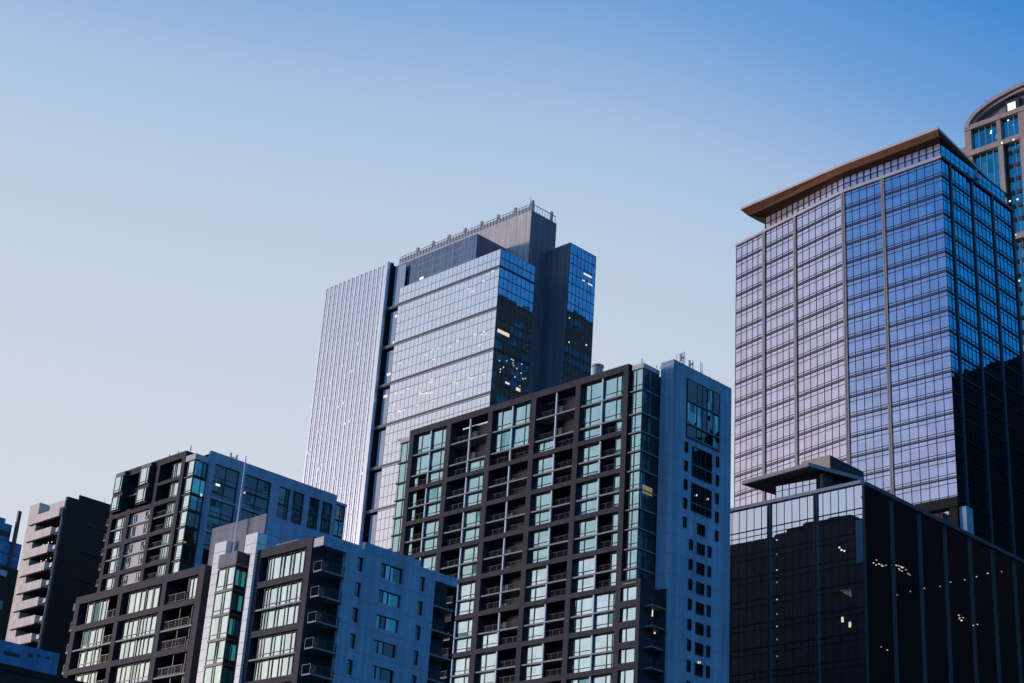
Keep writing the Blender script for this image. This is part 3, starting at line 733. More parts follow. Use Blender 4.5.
# roof canopy over a glazed lantern
mb = MB(); mb.prism([(a(.9963), a(.7526)), (a(.9905), a(.6854)), (a(1.0425), a(.6700)), (a(1.050), a(.742))], z(.4375), z(.4405)); mb.build('canopy', 'canopy', T)
mb = MB(); mb.prism([(a(.9975), a(.7515)), (a(.9917), a(.6864)), (a(1.0420), a(.6712)), (a(1.049), a(.741))], z(.4371), z(.4374)); mb.build('canopy_soffit', 'soffit', T)
mb = MB(); L.box(mb, a(.688), a(.726), z(EZ), z(.437), 1.0, 1.15); mb.build('lantern_glass', 'g_e', T)
mb = MB()
for k in range(7): L.box(mb, a(.688) + a(.038) * k / 6 - .05, a(.688) + a(.038) * k / 6 + .05, z(EZ), z(.4369), .93, 1.0)
L.box(mb, a(.688), a(.726), z(.4285), z(.4289), .94, 1.0); mb.build('mullion_grid', 'fmull', T)
mb = MB(); mb.box(a(1.0) + 1.2, a(1.04), a(.683), a(.7262), z(EZ), z(.4368)); mb.build('lantern_core', 'soffit', T)
mb = MB(); mb.box(a(1.052), a(1.10), a(.7075), a(.735), z(EZ), z(.4700)); mb.build('plant_room', 'tan', T)
mb = MB(); right_face(a(.7075)).box(mb, a(1.0521), a(1.0999), z(EZ), z(.4695), -.06, -.003); mb.build('plant_room_shade', 'soffit', T)  # dark sheet, the shade of this side put into colour
# room lights and lights mirrored in the glass, as glowing patches on it
rl = random.Random(11)
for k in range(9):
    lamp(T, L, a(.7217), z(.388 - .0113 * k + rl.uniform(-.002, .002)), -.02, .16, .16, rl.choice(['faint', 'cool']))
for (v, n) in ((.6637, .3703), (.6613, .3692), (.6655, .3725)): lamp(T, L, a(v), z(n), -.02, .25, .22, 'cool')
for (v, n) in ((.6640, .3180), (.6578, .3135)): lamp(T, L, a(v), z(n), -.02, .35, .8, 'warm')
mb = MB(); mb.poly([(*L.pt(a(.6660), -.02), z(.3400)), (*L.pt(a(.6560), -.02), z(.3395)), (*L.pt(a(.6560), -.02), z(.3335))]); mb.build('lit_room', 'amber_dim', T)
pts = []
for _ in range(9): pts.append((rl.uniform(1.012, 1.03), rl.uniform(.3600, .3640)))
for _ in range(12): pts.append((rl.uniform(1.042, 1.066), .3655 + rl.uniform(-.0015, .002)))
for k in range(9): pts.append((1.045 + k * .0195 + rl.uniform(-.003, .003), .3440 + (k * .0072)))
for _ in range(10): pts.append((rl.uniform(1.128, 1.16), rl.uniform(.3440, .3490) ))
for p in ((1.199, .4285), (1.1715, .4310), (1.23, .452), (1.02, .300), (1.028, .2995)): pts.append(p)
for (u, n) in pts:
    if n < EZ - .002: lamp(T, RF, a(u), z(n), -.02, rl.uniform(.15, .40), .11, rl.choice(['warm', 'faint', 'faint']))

# ================================================================== arched granite tower
U = 340.0
T = thing('arched_tower', 'brown granite skyscraper with turquoise window bays and a rounded arched top', 'skyscraper', (a(1.05), a(.487), 0))
L = left_face(a(1.0))
VC, RA, HA, ZS = .487, .058, .0225, .6852
mb = MB(); mb.box(a(1.0) + 1.5, a(1.117), a(.429) + .5, a(.545), 0, z(ZS)); mb.build('body', 'granite', T)
def arc(rr, hh, n=28): return [(VC + rr * math.cos(math.pi * k / n), ZS + hh * math.sin(math.pi * k / n)) for k in range(n + 1)]
def archwall(mb, x0, x1, rr, hh, zb, m=0):
    p = [(VC + rr, zb)] + arc(rr, hh) + [(VC - rr, zb)]
    n = len(p); i = len(mb.v)
    mb.v += [(x0, a(v), z(q)) for v, q in p] + [(x1, a(v), z(q)) for v, q in p]
    mb.f.append(tuple(range(i, i + n))[::-1]); mb.m.append(m); mb.f.append(tuple(range(i + n, i + 2 * n))); mb.m.append(m)
    for k in range(n):
        l = (k + 1) % n; mb.f.append((i + k, i + l, i + n + l, i + n + k)); mb.m.append(m)
def archring(mb, x0, x1, r0, h0, r1, h1, m=0):
    A_, B_ = arc(r0, h0), arc(r1, h1); n = len(A_); i = len(mb.v)
    for x in (x0, x1):
        mb.v += [(x, a(v), z(q)) for v, q in A_]; mb.v += [(x, a(v), z(q)) for v, q in B_]
    for k in range(n - 1):
        for f in ((i + k, i + k + 1, i + n + k + 1, i + n + k), (i + 2 * n + k, i + 3 * n + k, i + 3 * n + k + 1, i + 2 * n + k + 1),
                  (i + n + k, i + n + k + 1, i + 3 * n + k + 1, i + 3 * n + k), (i + k, i + 2 * n + k, i + 2 * n + k + 1, i + k + 1)):
            mb.f.append(f); mb.m.append(m)
mb = MB(); archwall(mb, a(1.0) + 2.0, a(1.11), RA - .001, HA - .001, .68); mb.build('vault', 'grey', T)
mb = MB(); archring(mb, a(1.0) - .4, a(1.0) + 3, RA - .0038, HA - .0030, RA, HA); archring(mb, a(1.0) + .4, a(1.0) + 3, RA - .0068, HA - .0056, RA - .0040, HA - .0032); mb.build('arch_rib', 'granitel', T)
mb = MB()
for v0, v1 in ((.5403, .5455), (.5155, .5188), (.4955, .5010), (.4730, .4785), (.4552, .4585), (.429, .4337)): L.box(mb, a(v0), a(v1), z(.30), z(.6870), 0, 2)
for z0, z1 in ((.6832, .6872), (.6605, .6648), (.5790, .5835), (.4900, .4945)): L.box(mb, a(.4292), a(.5453), z(z0), z(z1), -.25, 1.9)
mb.build('granite_frame', 'granite', T)
mb = MB()
for v0, v1 in ((.5140, .5170), (.4945, .4985), (.4755, .4795)): L.box(mb, a(v0), a(v1), z(.30), z(.6600), -.5, -.01)
mb.build('pilaster', 'granitel', T)
for v0, v1, n in ((.5188, .5403, 4), (.5010, .5155, 3), (.4785, .4955, 3), (.4585, .4730, 3), (.4337, .4552, 4)):
    for z0, z1 in ((.6648, .6832), (.5835, .6605), (.4945, .5790), (.32, .4900)):
        mb = MB(); L.box(mb, a(v0), a(v1), z(z0), z(z1), 1.0, 1.4, 0)
        for k in range(n + 1):
            aa = a(v0) + (a(v1) - a(v0)) * k / n; L.box(mb, aa - .09, aa + .09, z(z0), z(z1), .85, 1.1, 1)
        mb.build('window_bay', ['g_g', 'gmull'], T)
    if n == 3:
        k = 0; zz = .6530
        while zz > .50:
            if not (.575 < zz < .588):
                for q in (.32, .68):
                    mb = MB(); L.box(mb, a(v0) + (a(v1) - a(v0)) * q - .55, a(v0) + (a(v1) - a(v0)) * q + .55, z(zz) - .55, z(zz) + .55, .7, .84)
                    mb.build('medallion', 'grred', T)
            zz -= .0113; k += 1
mb = MB(); L.box(mb, a(.5452), a(.5640), z(.30), z(.6760), 3, 30); mb.build('shoulder', 'granite', T)
mb = MB(); L.box(mb, a(.5005), a(.5115), z(.6878), z(.6985), .9, 3); mb.build('attic_box', 'soffit', T)
lamp(T, L, a(.5068), z(.6920), .9, 2.2, 2.5, 'cool', 'attic_window')
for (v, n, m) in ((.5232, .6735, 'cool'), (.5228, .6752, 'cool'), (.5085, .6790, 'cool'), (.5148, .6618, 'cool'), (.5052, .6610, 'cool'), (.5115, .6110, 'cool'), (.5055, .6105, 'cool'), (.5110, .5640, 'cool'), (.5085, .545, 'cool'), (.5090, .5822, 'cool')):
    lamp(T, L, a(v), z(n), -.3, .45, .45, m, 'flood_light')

# ================================================================== rear left apartment block
U = 152.0
T = thing('apartment_block', 'charcoal and blue apartment block behind the lower apartments with the white mast', 'apartment building', (a(1.1), a(1.60), 0))
L = left_face(a(1.0)); VR = 1.5267; RF = right_face(a(VR))
mb = MB(); mb.box(a(1.0) + 2.2, a(1.209), a(1.5478) , a(1.690), 0, z(.632), 0, 1); mb.build('body', ['recess', 'roof'], T)
mb = MB(); mb.box(a(1.0193), a(1.209), a(VR) + .6, a(1.5478) - .002, 0, z(.634)); mb.build('flank_core', 'gap', T)
# blue flank as a wall with real openings: piers and bands
wcols = [(1.0275, 1.0625), (1.0711, 1.1095), (1.1214, 1.1597), (1.1678, 1.2040)]
mb = MB()
edges = [1.0193] + [e for w_ in wcols for e in w_] + [1.209]
zrows = [(.5850, .6240), (.5450, .5822), (.505, .5425), (.465, .5025), (.425, .4625)]
for i in range(0, len(edges), 2): RF.box(mb, a(edges[i]), a(edges[i + 1]), 0, z(.6374), 0, .62)
zb_ = [(.6240, .6374)] + [(zrows[i + 1][1], zrows[i][0]) for i in range(4)] + [(.38, .425)]
for (c0, c1) in wcols:
    for (q0, q1) in zb_: RF.box(mb, a(c0), a(c1), z(q0), z(q1), .003, .62)
mb.build('flank_wall', 'blue', T)
for j, (c0, c1) in enumerate(wcols):
    for (q0, q1) in zrows:
        md = q0 + (q1 - q0) * .47
        for (s0, s1) in ((q0, md), (md, q1)):
            window(T, RF, a(c0) + .02, a(c1) - .02, z(s0) + .05, z(s1) - .05, .28, (.5,) if j < 2 else (.33, .5, .67), (.28,), 'g_dim', .06, alt='g_black', palt=.45)
        if j >= 2:
            mb = MB(); c = (c0 + c1) / 2; RF.box(mb, a(c) - .35, a(c) + .35, z(q0), z(q1), .05, .27); mb.build('pier', 'blue', T)
        mb = MB(); RF.box(mb, a(c0) + .01, a(c1) - .01, z(md) - .1, z(md) + .1, .15, .5); mb.build('window_ledge', 'rail', T)
mb = MB(); mb.box(a(1.2092), a(1.2255), a(VR) + .3, a(1.5478), 0, z(.6295)); mb.build('end_bay', 'gap', T)
zz = .6265
while zz > .45:
    window(T, RF, a(1.2100), a(1.2250), z(zz - .0185), z(zz), .2, (.5,), (), 'g_side', .06); zz -= .0200
mb = MB(); RF.box(mb, a(1.2091), a(1.2257), z(.6268), z(.6300), -.0, .4); mb.build('end_bay_cap', 'blue', T)
lamp(T, RF, a(1.0355), z(.6005), .2, .9, .4, 'cool', 'room_light'); lamp(T, RF, a(1.0735), z(.6020), .2, .3, .3, 'cool', 'room_light')
# front frame
mb = MB()
L.box(mb, a(1.5478), a(1.692), z(.6280), z(.6360), -.003, 2.4)
for v0, v1, zt in ((1.685, 1.692, .628), (1.5478, 1.5547, .628), (1.598, 1.6045, .628)): L.box(mb, a(v0), a(v1), 0, z(zt), 0, 2.4)
L.box(mb, a(1.648), a(1.6560), 0, z(.5840), .001, 2.4)
BB = [.5800, .5436, .5065, .4690, .4315]
for b in BB:
    for v0, v1 in ((1.656, 1.685), (1.6045, 1.648), (1.5547, 1.598)): L.box(mb, a(v0), a(v1), z(b - .0026), z(b + .0026), .004, 2.4)
L.box(mb, a(1.5547), a(1.598), z(.6022), z(.6060), .004, 2.4)
mb.build('frame', 'frame_b', T)
# upper projecting window boxes
for (v0, v1) in ((1.6675, 1.6850), (1.6125, 1.6320)):
    mb = MB(); L.box(mb, a(v0) - .25, a(v1) + .15, z(.5845), z(.6340), -.5, 2.2); mb.build('window_box', 'frame_b', T)
    for (s0, s1) in ((.6085, .6285), (.5865, .6030)):
        window(T, L, a(v0) + .1, a(v1) - .15, z(s0), z(s1), -.72, (.24,), (.14,), 'g_pale', .07)
    mb = MB(); L.box(mb, a(v0), a(v1), z(.6285), z(.6338), -.56, -.5); mb.build('window_box_cap', 'grey', T)
for (v0, v1) in ((1.5565, 1.5745),):
    for (s0, s1) in ((.6070, .6250), (.5835, .6010)):
        window(T, L, a(v0), a(v1), z(s0), z(s1), .5, (.62, .8), (.12,), 'g_pale', .06, alt='g_side', palt=.2)
        mb = MB(); L.box(mb, a(1.5747), a(1.597), z(s0) - .1, z(s0) + .12, .3, 2.2); mb.build('floor_slab', 'frame_b', T)
for (v0, v1) in ((1.634, 1.6655), (1.6045, 1.611)):
    balcony(T, L, a(v0), a(v1), z(.6040), .6, 2.2, .2); 
for i in range(4):
    t, bo = BB[i] - .0026, BB[i + 1] + .0026; md = (t + bo) / 2 + .001
    for r, (s0, s1) in enumerate(((md, t), (bo, md))):
        window(T, L, a(1.6570), a(1.6765), z(s0) + .15, z(s1) - .1, .35, (.25, .45), (.2,), 'g_pale', .06, alt='pale', palt=.25)
        window(T, L, a(1.5560), a(1.5745), z(s0) + .15, z(s1) - .1, .45, (.3, .6, .82), (.15,), 'g_pale', .06, alt='g_teal', palt=.3)
        # facade mirrored in the glass, built as a pale panel with little windows
        mb = MB(); L.box(mb, a(1.6050), a(1.6475), z(s0) + .1, z(s1) - .05, .5, .8); mb.build('pale_reflection', 'pale', T)
        for (v0, v1) in ((1.6085, 1.6165), (1.6365, 1.6440)):
            window(T, L, a(v0), a(v1), z(s0) + .55, z(s1) - .35, .4, (.5,), (.45,), 'g_pale', .08, alt='g_black', palt=.35)
        railing(T, L, a(1.575), a(1.597), z(s0) + .1, .4)
    for v0, v1 in ((1.656, 1.685), (1.6045, 1.648), (1.5547, 1.598)):
        mb = MB(); L.box(mb, a(v0) + .003, a(v1) - .003, z(md) - .12, z(md) + .1, .1, 2.3); mb.build('floor_slab', 'slab', T)
# corner glass bay
zf = [.6215, .6009, .5800] + [.5800 - .0195 * k for k in range(1, 8)]
mb = MB(); mb.box(a(1.0) + .4, a(1.0193), a(1.5283) + .3, a(1.5478), 0, z(.6215)); mb.build('corner_core', 'gap', T)
mb = MB(); mb.box(a(1.0) + .05, a(1.0193), a(1.5283), a(1.5470), z(.6217), z(.6287)); mb.build('corner_roof', 'coping', T)
RB = right_face(a(1.5283))
side = ['g_side', 'teal_lit', 'g_side', 'g_black', 'g_black', 'g_black', 'g_green', 'g_side', 'g_side']
for k in range(len(zf) - 1):
    zt, zb = z(zf[k]), z(zf[k + 1])
    window(T, L, a(1.5290), a(1.5405), zb + .35, zt - .1, .1, (), (.14,), 'g_pale', .06)
    window(T, RB, a(1.0) + .3, a(1.0190), zb + .35, zt - .1, .1, (.62,), (), side[k], .06)
    mb = MB(); mb.box(a(1.0) - .05, a(1.0190), a(1.5283) - .1, a(1.5440), zb - .02, zb + .13); mb.build('floor_ledge', 'rail', T)
lamp(T, RB, a(1.003), z(.5235), .05, .5, .35, 'amber', 'room_light'); lamp(T, RB, a(1.0155), z(.5820), .05, .3, .6, 'cool', 'room_light')
for (u0, u1, v0, v1, h) in ((1.05, 1.075, 1.60, 1.625, .010), (1.12, 1.14, 1.555, 1.575, .009)):
    mb = MB(); mb.box(a(u0), a(u1), a(v0), a(v1), z(.632), z(.632 + h)); mb.build('cooling_unit', 'steel', T)
# balconies peeping out beyond the left end
k = 0
for zz in (.5750, .5560, .5385, .5200, .5005, .4820):
    balcony(T, L, a(1.692), a(1.7035), z(zz), .6, 3.0, .2, ret=((a(1.7030),), 2.8))
mb = MB(); L.box(mb, a(1.692), a(1.6985), z(.603), z(.613), 4, 6); mb.build('roof_vent', 'frame_b', T)
for (v, h) in ((1.5870, .0040), (1.5690, .0045), (1.5450, .0062)):
    mast(T, a(1.0) + .5, a(v), z(.636), z(.636 + h), .12, 'roof_light')
mast(T, a(1.052), a(VR) + .3, z(.6374), z(.6395), .07, 'antenna', ((z(.6390), .7, 0), (z(.6388), .6, 180)))

# ================================================================== banded front apartments
U = 110.0
T = thing('apartment_building', 'lower apartment building with a grey stair tower, white mast and blue windowed flank', 'apartment building', (a(1.08), a(1.45), 0))
L = left_face(a(1.0)); VR = 1.277; RF = right_face(a(VR))
BF = [.4504 - .0520 * k for k in range(8)]
mb = MB(); mb.box(a(1.0) + 2.0, a(1.188), a(1.488), a(1.733), 0, z(.484), 0, 1); mb.build('wing_body', ['recess', 'roof'], T)
mb = MB(); mb.box(a(1.0) + 2.0, a(1.188), a(1.2925), a(1.389), 0, z(.484), 0, 1); mb.build('wing_body', ['recess', 'roof'], T)
mb = MB(); mb.box(a(1.009) + .25, a(1.19), a(1.3905), a(1.4870), 0, z(.5330), 0, 1); mb.build('stair_tower', ['blue', 'roof'], T)
# left wing frame
mb = MB()
L.box(mb, a(1.4775), a(1.7345), z(.4800), z(.4892), -.003, 2.2)
LP = [(1.7255, 1.7345), (1.6355, 1.6435), (1.5475, 1.5560), (1.4775, 1.4880)]
for v0, v1 in LP: L.box(mb, a(v0), a(v1), 0, z(.4800), 0, 2.2)
for b in BF:
    for i in range(3): L.box(mb, a(LP[i + 1][1]), a(LP[i][0]), z(b - .0033), z(b + .0033), .004, 2.2)
mb.build('frame', 'frame', T)
# right wing frame
mb = MB()
L.box(mb, a(1.2940), a(1.3890), z(.4800), z(.4895), -.003, 2.0)
RP = [(1.3785, 1.3890), (1.2940, 1.3025)]
for v0, v1 in RP: L.box(mb, a(v0), a(v1), 0, z(.4800), 0, 2.0)
for b in BF: L.box(mb, a(1.3025), a(1.3785), z(b - .0033), z(b + .0033), .004, 2.0)
mb.build('frame', 'frame', T)
# rows of both wings
rows_ = [(BF[0] + .0033, .4800, True)]
for k in range(5):
    t, bo = BF[k] - .0033, BF[k + 1] + .0033; md = BF[k] - .0265
    rows_ += [(md, t, False), (bo, md, True)]
WP = (.16, .30, .47, .62, .78, .92)
for r, (s0, s1, _) in enumerate(rows_):
    zb, zt = z(s0) + .12, z(s1) - .04
    # a runs right to left in the picture
    window(T, L, a(1.6690), a(1.7130), zb, zt, .5, (.10, .3, .42, .68, .74), (.2,) if r else (), 'g_pale', .06, alt='g_side', palt=.12)
    if r == 0:
        window(T, L, a(1.5665), a(1.5905), zb, zt, .5, (.45, .52), (), 'g_pale', .06); window(T, L, a(1.5935), a(1.6260), zb, zt, .5, (.3, .62), (), 'g_pale', .06)
    else:
        window(T, L, a(1.5640), a(1.6290), zb, zt, .5, (.16, .3, .40, .5, .56, .72, .86), (.2,) if r % 2 else (), 'g_pale', .06, alt='g_teal', palt=.15)
    if r == 0:
        window(T, L, a(1.4885), a(1.5110), zb, zt, .5, (.3, .62, .9), (.1,), 'g_pale', .06)
    else:
        window(T, L, a(1.4885), a(1.4970), zb, zt, .5, (), (.3,), 'g_pale', .06)
        mb = MB(); L.box(mb, a(1.518) - .06, a(1.518) + .06, zb, zt, .35, .5); mb.build('post', 'rail', T)
    railing(T, L, a(1.512) if r == 0 else a(1.499), a(1.5470), z(s0) + .1, .25, 1.1)
    railing(T, L, a(1.6440), a(1.6660), z(s0) + .1, .4, 1.1)
    mb = MB()
    L.box(mb, a(1.502), a(1.54), zb, zt - .2, 1.9, 1.98, 0); L.box(mb, a(1.52) - .05, a(1.52) + .05, zb, zt - .2, 1.85, 1.9, 1); mb.build('balcony_door', ['g_black', 'mull'], T)
    # right wing: one broad window
    window(T, L, a(1.3035), a(1.3700), zb, zt, .5, (.10, .2, .36, .44, .60, .68, .86, .93), (.2,) if r % 2 else (), 'g_pale', .06, alt='g_teal', palt=.08)
    if not _:
        for v0, v1 in ((1.3025, 1.3785), (1.4880, 1.5475), (1.5560, 1.6355), (1.6435, 1.7255)):
            mb = MB(); L.box(mb, a(v0) + .003, a(v1) - .003, z(s0) - .12, z(s0) + .07, .06, 1.95); mb.build('floor_slab', 'slab', T)
# stub balconies at the far left end
for zz in (.4535, .4265, .4020, .3760):
    balcony(T, L, a(1.7345), a(1.7500), z(zz), .7, 3, .2, ret=((a(1.7495),), 2.8))
mb = MB(); L.box(mb, a(1.7370), a(1.7480), z(.4765), z(.4850), .6, 2.0); mb.build('roof_vent', 'grey', T)
# stair tower front: grey wall, two white glass strips, projecting glass bay
us = 1.009
L3 = left_face(a(us))
v_ = lambda n: n * us * U
mb = MB()
for (n0, n1) in ((1.3780, 1.3888), (1.4097, 1.4437), (1.4644, 1.4738)): L3.box(mb, v_(n0), v_(n1), 0, z(.5107 * us), 0, .24)
L3.box(mb, v_(1.3780), v_(1.4738), z(.5107 * us), z(.5290 * us), -.001, .24)
mb.build('stair_front', 'grey', T)
for (n0, n1, u4, zlow) in ((1.3892, 1.3975, .9968, 0), (1.3892, 1.4097, 1.0040, .494), (1.4437, 1.4644, 1.0020, 0)):
    L4 = left_face(a(u4)); mb = MB(); zz = .5105 * u4; v0, v1 = a(n0 * u4), a(n1 * u4)
    while zz > max(.02, zlow):
        L4.box(mb, v0, v1, z(zz - .0118) + .05, z(zz), 0, a(us - u4)); zz -= .0118
    L4.box(mb, v0 + .05, v1 - .05, z(zlow), z(.510 * u4), .04, a(us - u4) - .01, 1)
    mb.build('stair_panel', ['cream', 'band'], T)
ub, vb0, vb1 = .9923, 1.4106, 1.4420
mb = MB(); mb.box(a(ub) + .3, a(us) - .001, a(vb0) + .3, a(vb1), 0, z(.4780)); mb.build('bay_core', 'gap', T)
mb = MB(); mb.box(a(ub) - .05, a(us) - .001, a(vb0) - .08, a(vb1), z(.4780), z(.4915)); mb.box(a(ub), a(us) - .001, a(vb0), a(vb1), z(.4765), z(.4780)); mb.build('bay_cap', 'grey', T)
mb = MB(); right_face(a(vb0)).box(mb, a(ub), a(us), z(.4782), z(.4912), -.13, -.085); mb.build('bay_cap_flank', 'recess', T)
LB, RB = left_face(a(ub)), right_face(a(vb0))
zt = .4760
for k in range(10):
    zb = zt - .0262
    window(T, LB, a(vb0) + .08, a(vb1) - .05, z(zb) + .18, z(zt) - .12, .05, (.42, .54), (.2,), 'g_pale', .045)
    window(T, RB, a(ub) + .2, a(us) - .15, z(zb) + .55, z(zt) - .45, .05, (.40, .55), (), 'g_green', .06, alt='green_glow', palt=.45)
    mb = MB(); mb.box(a(ub) - .06, a(us) - .002, a(vb0) - .06, a(vb1) + .02, z(zb) - .13, z(zb) + .1); mb.build('floor_ledge', 'rail', T)
    zt = zb
mast(T, a(us) - .7, a(1.433), z(.4915), z(.6060), .11, 'mast', (), 'cream')
# blue flank
mb = MB()
z0w = 0
def fl(u0, u1, z0, z1, dd=.5): RF.box(mb, a(u0), a(u1), z0, z1, 0, dd)
cols_ = [(1.0473, 1.0547), (1.0793, 1.1096), (1.1340, 1.1414)]
topz = lambda u: .4868 if u < 1.055 else (.4950 if u < 1.133 else .4886)
ed = [1.0316] + [e for c in cols_ for e in c] + [1.1560]
tp = [.4868, .4868, .4950, .4950, .4950, .4886, .4886]
wz = {0: [(.4625 - .0265 * k, .4775 - .0265 * k) for k in range(11)],
      1: [(.4635, .4793)] + [(.4376 - .0262 * k, .4511 - .0262 * k) for k in range(10)],
      2: [(.4630 - .0262 * k, .4780 - .0262 * k) for k in range(11)]}
for i in range(0, 8, 2):
    RF.box(mb, a(ed[i]), a(ed[i + 1]), 0, z(tp[min(i, 6)] if i < 6 else .4886), 0, .55)
for j, (c0, c1) in enumerate(cols_):
    ws = wz[j]; prev = [.4868, .4950, .4886][j]
    for (q0, q1) in ws:
        RF.box(mb, a(c0), a(c1), z(q1), z(prev), .003, .55); prev = q0
    RF.box(mb, a(c0), a(c1), 0, z(prev), .003, .55)
RF.box(mb, a(1.0005), a(1.0316), z(.4775), z(.4868), .002, .55)
RF.box(mb, a(1.1560), a(1.1885), z(.4790), z(.4886), .002, .55)
mb.build('flank_wall', 'blue', T)
mb = MB(); L.box(mb, a(VR) + .005, a(1.2922), z(.4775), z(.4868), .05, .5); mb.build('flank_return', 'coping', T)
mb = MB(); mb.box(a(1.0316), a(1.156), a(VR) + .56, a(1.2925) - .002, 0, z(.4800)); mb.box(a(1.0) + 3.3, a(1.0316), a(VR) + 1.2, a(1.2925) - .002, 0, z(.4765)); mb.box(a(1.156), a(1.1885), a(1.2925) + .002, a(1.31), 0, z(.4800)); mb.build('flank_core', 'recess', T)
gl = ['g_black', 'teal_lit', 'g_side', 'g_green', 'g_side', 'g_black']
for j, (c0, c1) in enumerate(cols_):
    for k, (q0, q1) in enumerate(wz[j][:8]):
        g_ = 'g_black' if j != 1 else 'g_side'
        window(T, RF, a(c0) + .02, a(c1) - .02, z(q0) + .02, z(q1) - .02, .22, () if j != 1 else (.24, .48), (), g_, .05, alt=('teal_lit' if j != 1 else 'g_black'), palt=(.18 if j == 0 else .05 if j == 2 else .45), tilt=.02)
for k, zz in enumerate([.4528 - .0261 * q for q in range(8)]):
    balcony(T, RF, a(1.0) + .15, a(1.0316), z(zz) - .02, -.06, a(.0125), .17, ret=((a(1.0) + .22,), 1.5), rmat='rail')
    balcony(T, RF, a(1.1562), a(1.1875), z(zz) + .03, .05, 1.7, .17)
mb = MB(); RF.box(mb, a(1.1872), a(1.1885), 0, z(.4790), .003, .5); mb.build('corner_post', 'dark', T)
for k in range(9):
    mb = MB(); mb.box(a(1.0) + .3, a(1.0) + .9, a(1.3216) + k * .46, a(1.3216) + k * .46 + .36, z(.4896), z(.4920)); mb.build('coping_block', 'slab', T)

# ================================================================== far left balcony tower
U = 160.0
T = thing('balcony_tower', 'beige and black apartment tower with a stack of pale balconies', 'apartment building', (a(1.05), a(1.84), 0))
L = left_face(a(1.0)); RF = right_face(a(1.8024))
mb = MB(); mb.box(a(1.0) + 2.8, a(1.14), a(1.8024) + .05, a(1.8860), 0, z(.6240), 0, 1); mb.build('body', ['gap', 'roof'], T)
mb = MB(); L.box(mb, a(1.8645), a(1.8872), 0, z(.6325), 0, 2.7); mb.build('stair_wall', 'beige', T)
mb = MB(); L.box(mb, a(1.8024), a(1.8370), z(.6155), z(.6245), .02, 2.7); mb.build('roof_fascia', 'beige', T)
mb = MB(); mb.box(a(1.0) + .3, a(1.018), a(1.8002), a(1.8055), 0, z(.6290)); mb.box(a(1.018), a(1.15), a(1.8024) - .25, a(1.8024) + .05, 0, z(.6200) + 2.5); mb.build('dark_flank', 'dark', T)
mb = MB()
for zz in (.60, .565, .53, .495, .46): right_face(a(1.8024) - .25).box(mb, a(1.03), a(1.148), z(zz), z(zz) + .25, -.15, .0)
mb.build('flank_ledge', 'mull', T)
bz = [.6035 - .0225 * k for k in range(9)]
for k, zz in enumerate(bz):
    o = MB(); v0 = 1.8060 if k == 0 else 1.8190
    L.box(o, a(v0), a(1.8785), z(zz), z(zz) + 1.75, -.5, -.28); L.box(o, a(v0) + .02, a(v0) + .26, z(zz), z(zz) + 1.74, -.28, 2.6); L.box(o, a(v0) + .02, a(1.8780), z(zz) + .02, z(zz) + .3, -.27, 2.6)
    p = o.build('balcony', 'beige', T)
    o = MB(); L.box(o, a(v0) + .05, a(1.8775), z(zz) - .12, z(zz) + .01, -.25, 2.6); o.build('balcony_underside_shade', 'recess', p)  # dark slab puts the shade under the balcony into colour
    if k:
        o = MB(); L.box(o, a(1.8035), a(1.8095), z(zz) + .35, z(zz) + 1.2, -.3, .6); o.build('planter', 'coping', T)
    o = MB()
    for q in range(4): L.box(o, a(1.823) + a(.0095) * q, a(1.823) + a(.0095) * q + 1.2, z(zz) - 1.4, z(zz) - .2, 2.72, 2.79)
    o.build('window', 'g_black', T)
o = MB(); o.cyl(a(1.0) + .1, a(1.8045), 0, z(.605), .16, n=8); o.build('drain_pipe', 'steel', T)
for (v, n) in ((1.850, .5760), (1.838, .5765), (1.830, .5760), (1.848, .5545), (1.836, .5540), (1.826, .5545)):
    lamp(T, L, a(v), z(n), 1.2, .25, .2, 'warm')
mast(T, a(1.055), a(1.8024), z(.6240), z(.6420), .05, 'antenna')

# ================================================================== blue tower beyond, at the left edge
U = 230.0
T = thing('blue_tower', 'deep blue stepped tower with a thin corner fin beyond the beige balcony tower', 'office building', (a(.95), a(1.91), 0))
V0 = a(1.8907); RF = right_face(V0)
def uat(n): return V0 / n
mb = MB(); mb.box(150, 229.6, V0 + .2, V0 + 45, 0, z(.5806)); mb.build('body', 'gap', T)
mb = MB(); RF.box(mb, 150.2, 230, 0, z(.5808), 0, .19); mb.build('curtain_wall', 'deepblue', T)
mb = MB()
zz = .58
while zz > .3:
    RF.box(mb, 150.3, 229.95, z(zz) - .12, z(zz) + .12, -.05, -.002); zz -= .0155
for k in range(30): RF.box(mb, 152 + k * 2.6 - .05, 152 + k * 2.6 + .05, z(.3), z(.5807), -.04, -.003)
mb.build('mullion_grid', 'mull', T)
ue = uat(1.9230); mb = MB(); mb.box(150, ue, V0 + .6, V0 + 40, z(.5806), z(.6130 * ue / U)); mb.build('upper_storey', 'deepblue', T)
mb = MB(); right_face(V0 + .6).box(mb, 151, ue - .4, z(.586), z(.5930), -.15, -.003); mb.build('louvre_band', 'mull', T)
ue = uat(1.9410); mb = MB(); mb.box(150, ue, V0 + 1.2, V0 + 36, z(.5960), z(.6255 * ue / U)); mb.build('penthouse', 'deepblue', T)
ue = uat(1.9150); mb = MB(); RF.box(mb, ue - .5, ue + .5, 0, z(.6295 * ue / U), -.9, -.1); mb.build('corner_fin', 'emull', T)

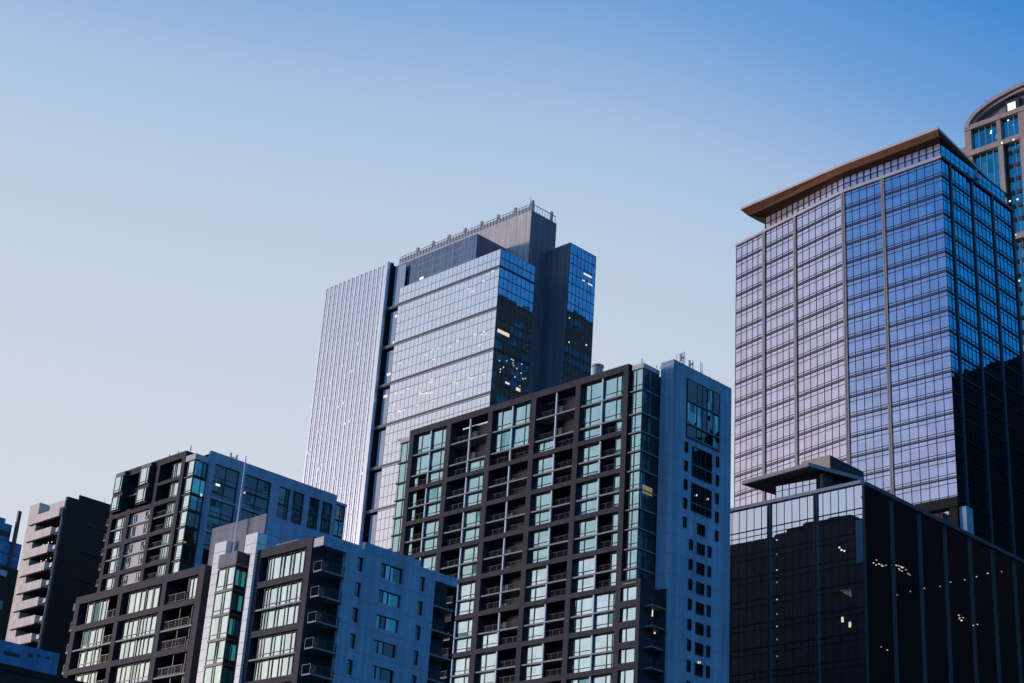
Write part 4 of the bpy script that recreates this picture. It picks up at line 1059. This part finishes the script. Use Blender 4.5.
# dark neighbour in front of it
U = 190.0
T = thing('dark_block', 'plain black building with white roof edge in front of the deep blue tower', 'building', (170, a(1.88) + 10, 0))
V0 = a(1.8790); ue = V0 / 1.880
mb = MB(); mb.box(150, ue, V0, V0 + 25, 0, z(.5480 * ue / U) - .6); mb.build('body', 'dark', T)
e2 = V0 / 1.9170
mb = MB(); right_face(V0).box(mb, 150, e2, z(.5480 * e2 / U) - 1.0, z(.5480 * e2 / U) + .4, -.3, .5); mb.build('roof_edge', 'coping', T)
mb = MB()
for q in range(7):
    for k in range(9): right_face(V0).box(mb, 156 + k * 3.6, 158 + k * 3.6, 95 - q * 4, 97 - q * 4, -.02, -.005)
mb.build('window_bank', 'g_black', T, stuff=True)

# ================================================================== low roof at the bottom left
T = thing('low_building', 'low building with blue walled rooftop storey above a dark roof edge, bottom left corner', 'building', (70, 155, 0))
V0 = 148.8; RF = right_face(V0)
mb = MB(); mb.box(40, 85, V0 + .3, V0 + 18, 25, 37.6); mb.build('plant_storey', 'blue', T)
mb = MB(); RF.box(mb, 40, 85, 25, 37.7, 0, .28); mb.build('plant_wall', 'plantblue', T)
for (u0, u1, zz0, zz1) in ((78.94, 80.68, 36.40, 36.75), (81.55, 82.06, 36.72, 37.05), (82.48, 82.86, 36.92, 37.18), (83.50, 83.87, 36.95, 37.16)):
    mb = MB(); RF.box(mb, u0, u1, zz0, zz1, -.06, -.003); mb.build('vent', 'mull', T)
mb = MB(); mb.box(40, 88, 140, V0 - .002, 0, 33.4, 0, 1); mb.build('base', ['dark', 'roof'], T)
mb = MB(); right_face(140).box(mb, 40, 88.02, 32.9, 33.5, -.1, -.002); mb.build('roof_edge', 'gap', T)

# ================================================================== towers mirrored in the glass
T = thing('dark_office_tower', 'unlit dark office tower out of frame right, mirrored in the black glass block', 'office tower', (392, 40, 0))
mb = MB(); mb.box(330, 430, 4, 122, 0, 162.3); mb.build('body', 'black', T)
mb = MB(); mb.box(356, 420, 14, 60, 162.3, 167); mb.build('roof_plant', 'black', T)
T = thing('dark_office_tower', 'taller dark tower hidden right of the granite skyscraper, mirrored in blue side glass', 'office tower', (424, 155, 0))
mb = MB(); mb.box(398, 450, 120, 188, 0, 279); mb.build('body', 'dark', T)
mb = MB()
rl = random.Random(5)
for k in range(1, 66):
    q = 398.5
    while q < 449:
        ww = rl.uniform(1.5, 7)
        if rl.random() < .35: mb.box(q, min(q + ww, 449.5), 187.9, 188.15, 4.2 * k, 4.2 * k + 2.6)
        q += ww + .6
mb.build('window_bank', 'rear_blue', T, stuff=True)
mb = MB()
for k in range(1, 66):
    if rl.random() < .5: q = rl.uniform(399, 440); mb.box(q, q + rl.uniform(4, 9), 187.9, 188.1, 4.2 * k + 2.7, 4.2 * k + 3.6)
mb.build('louvre', 'rear_brown', T, stuff=True)
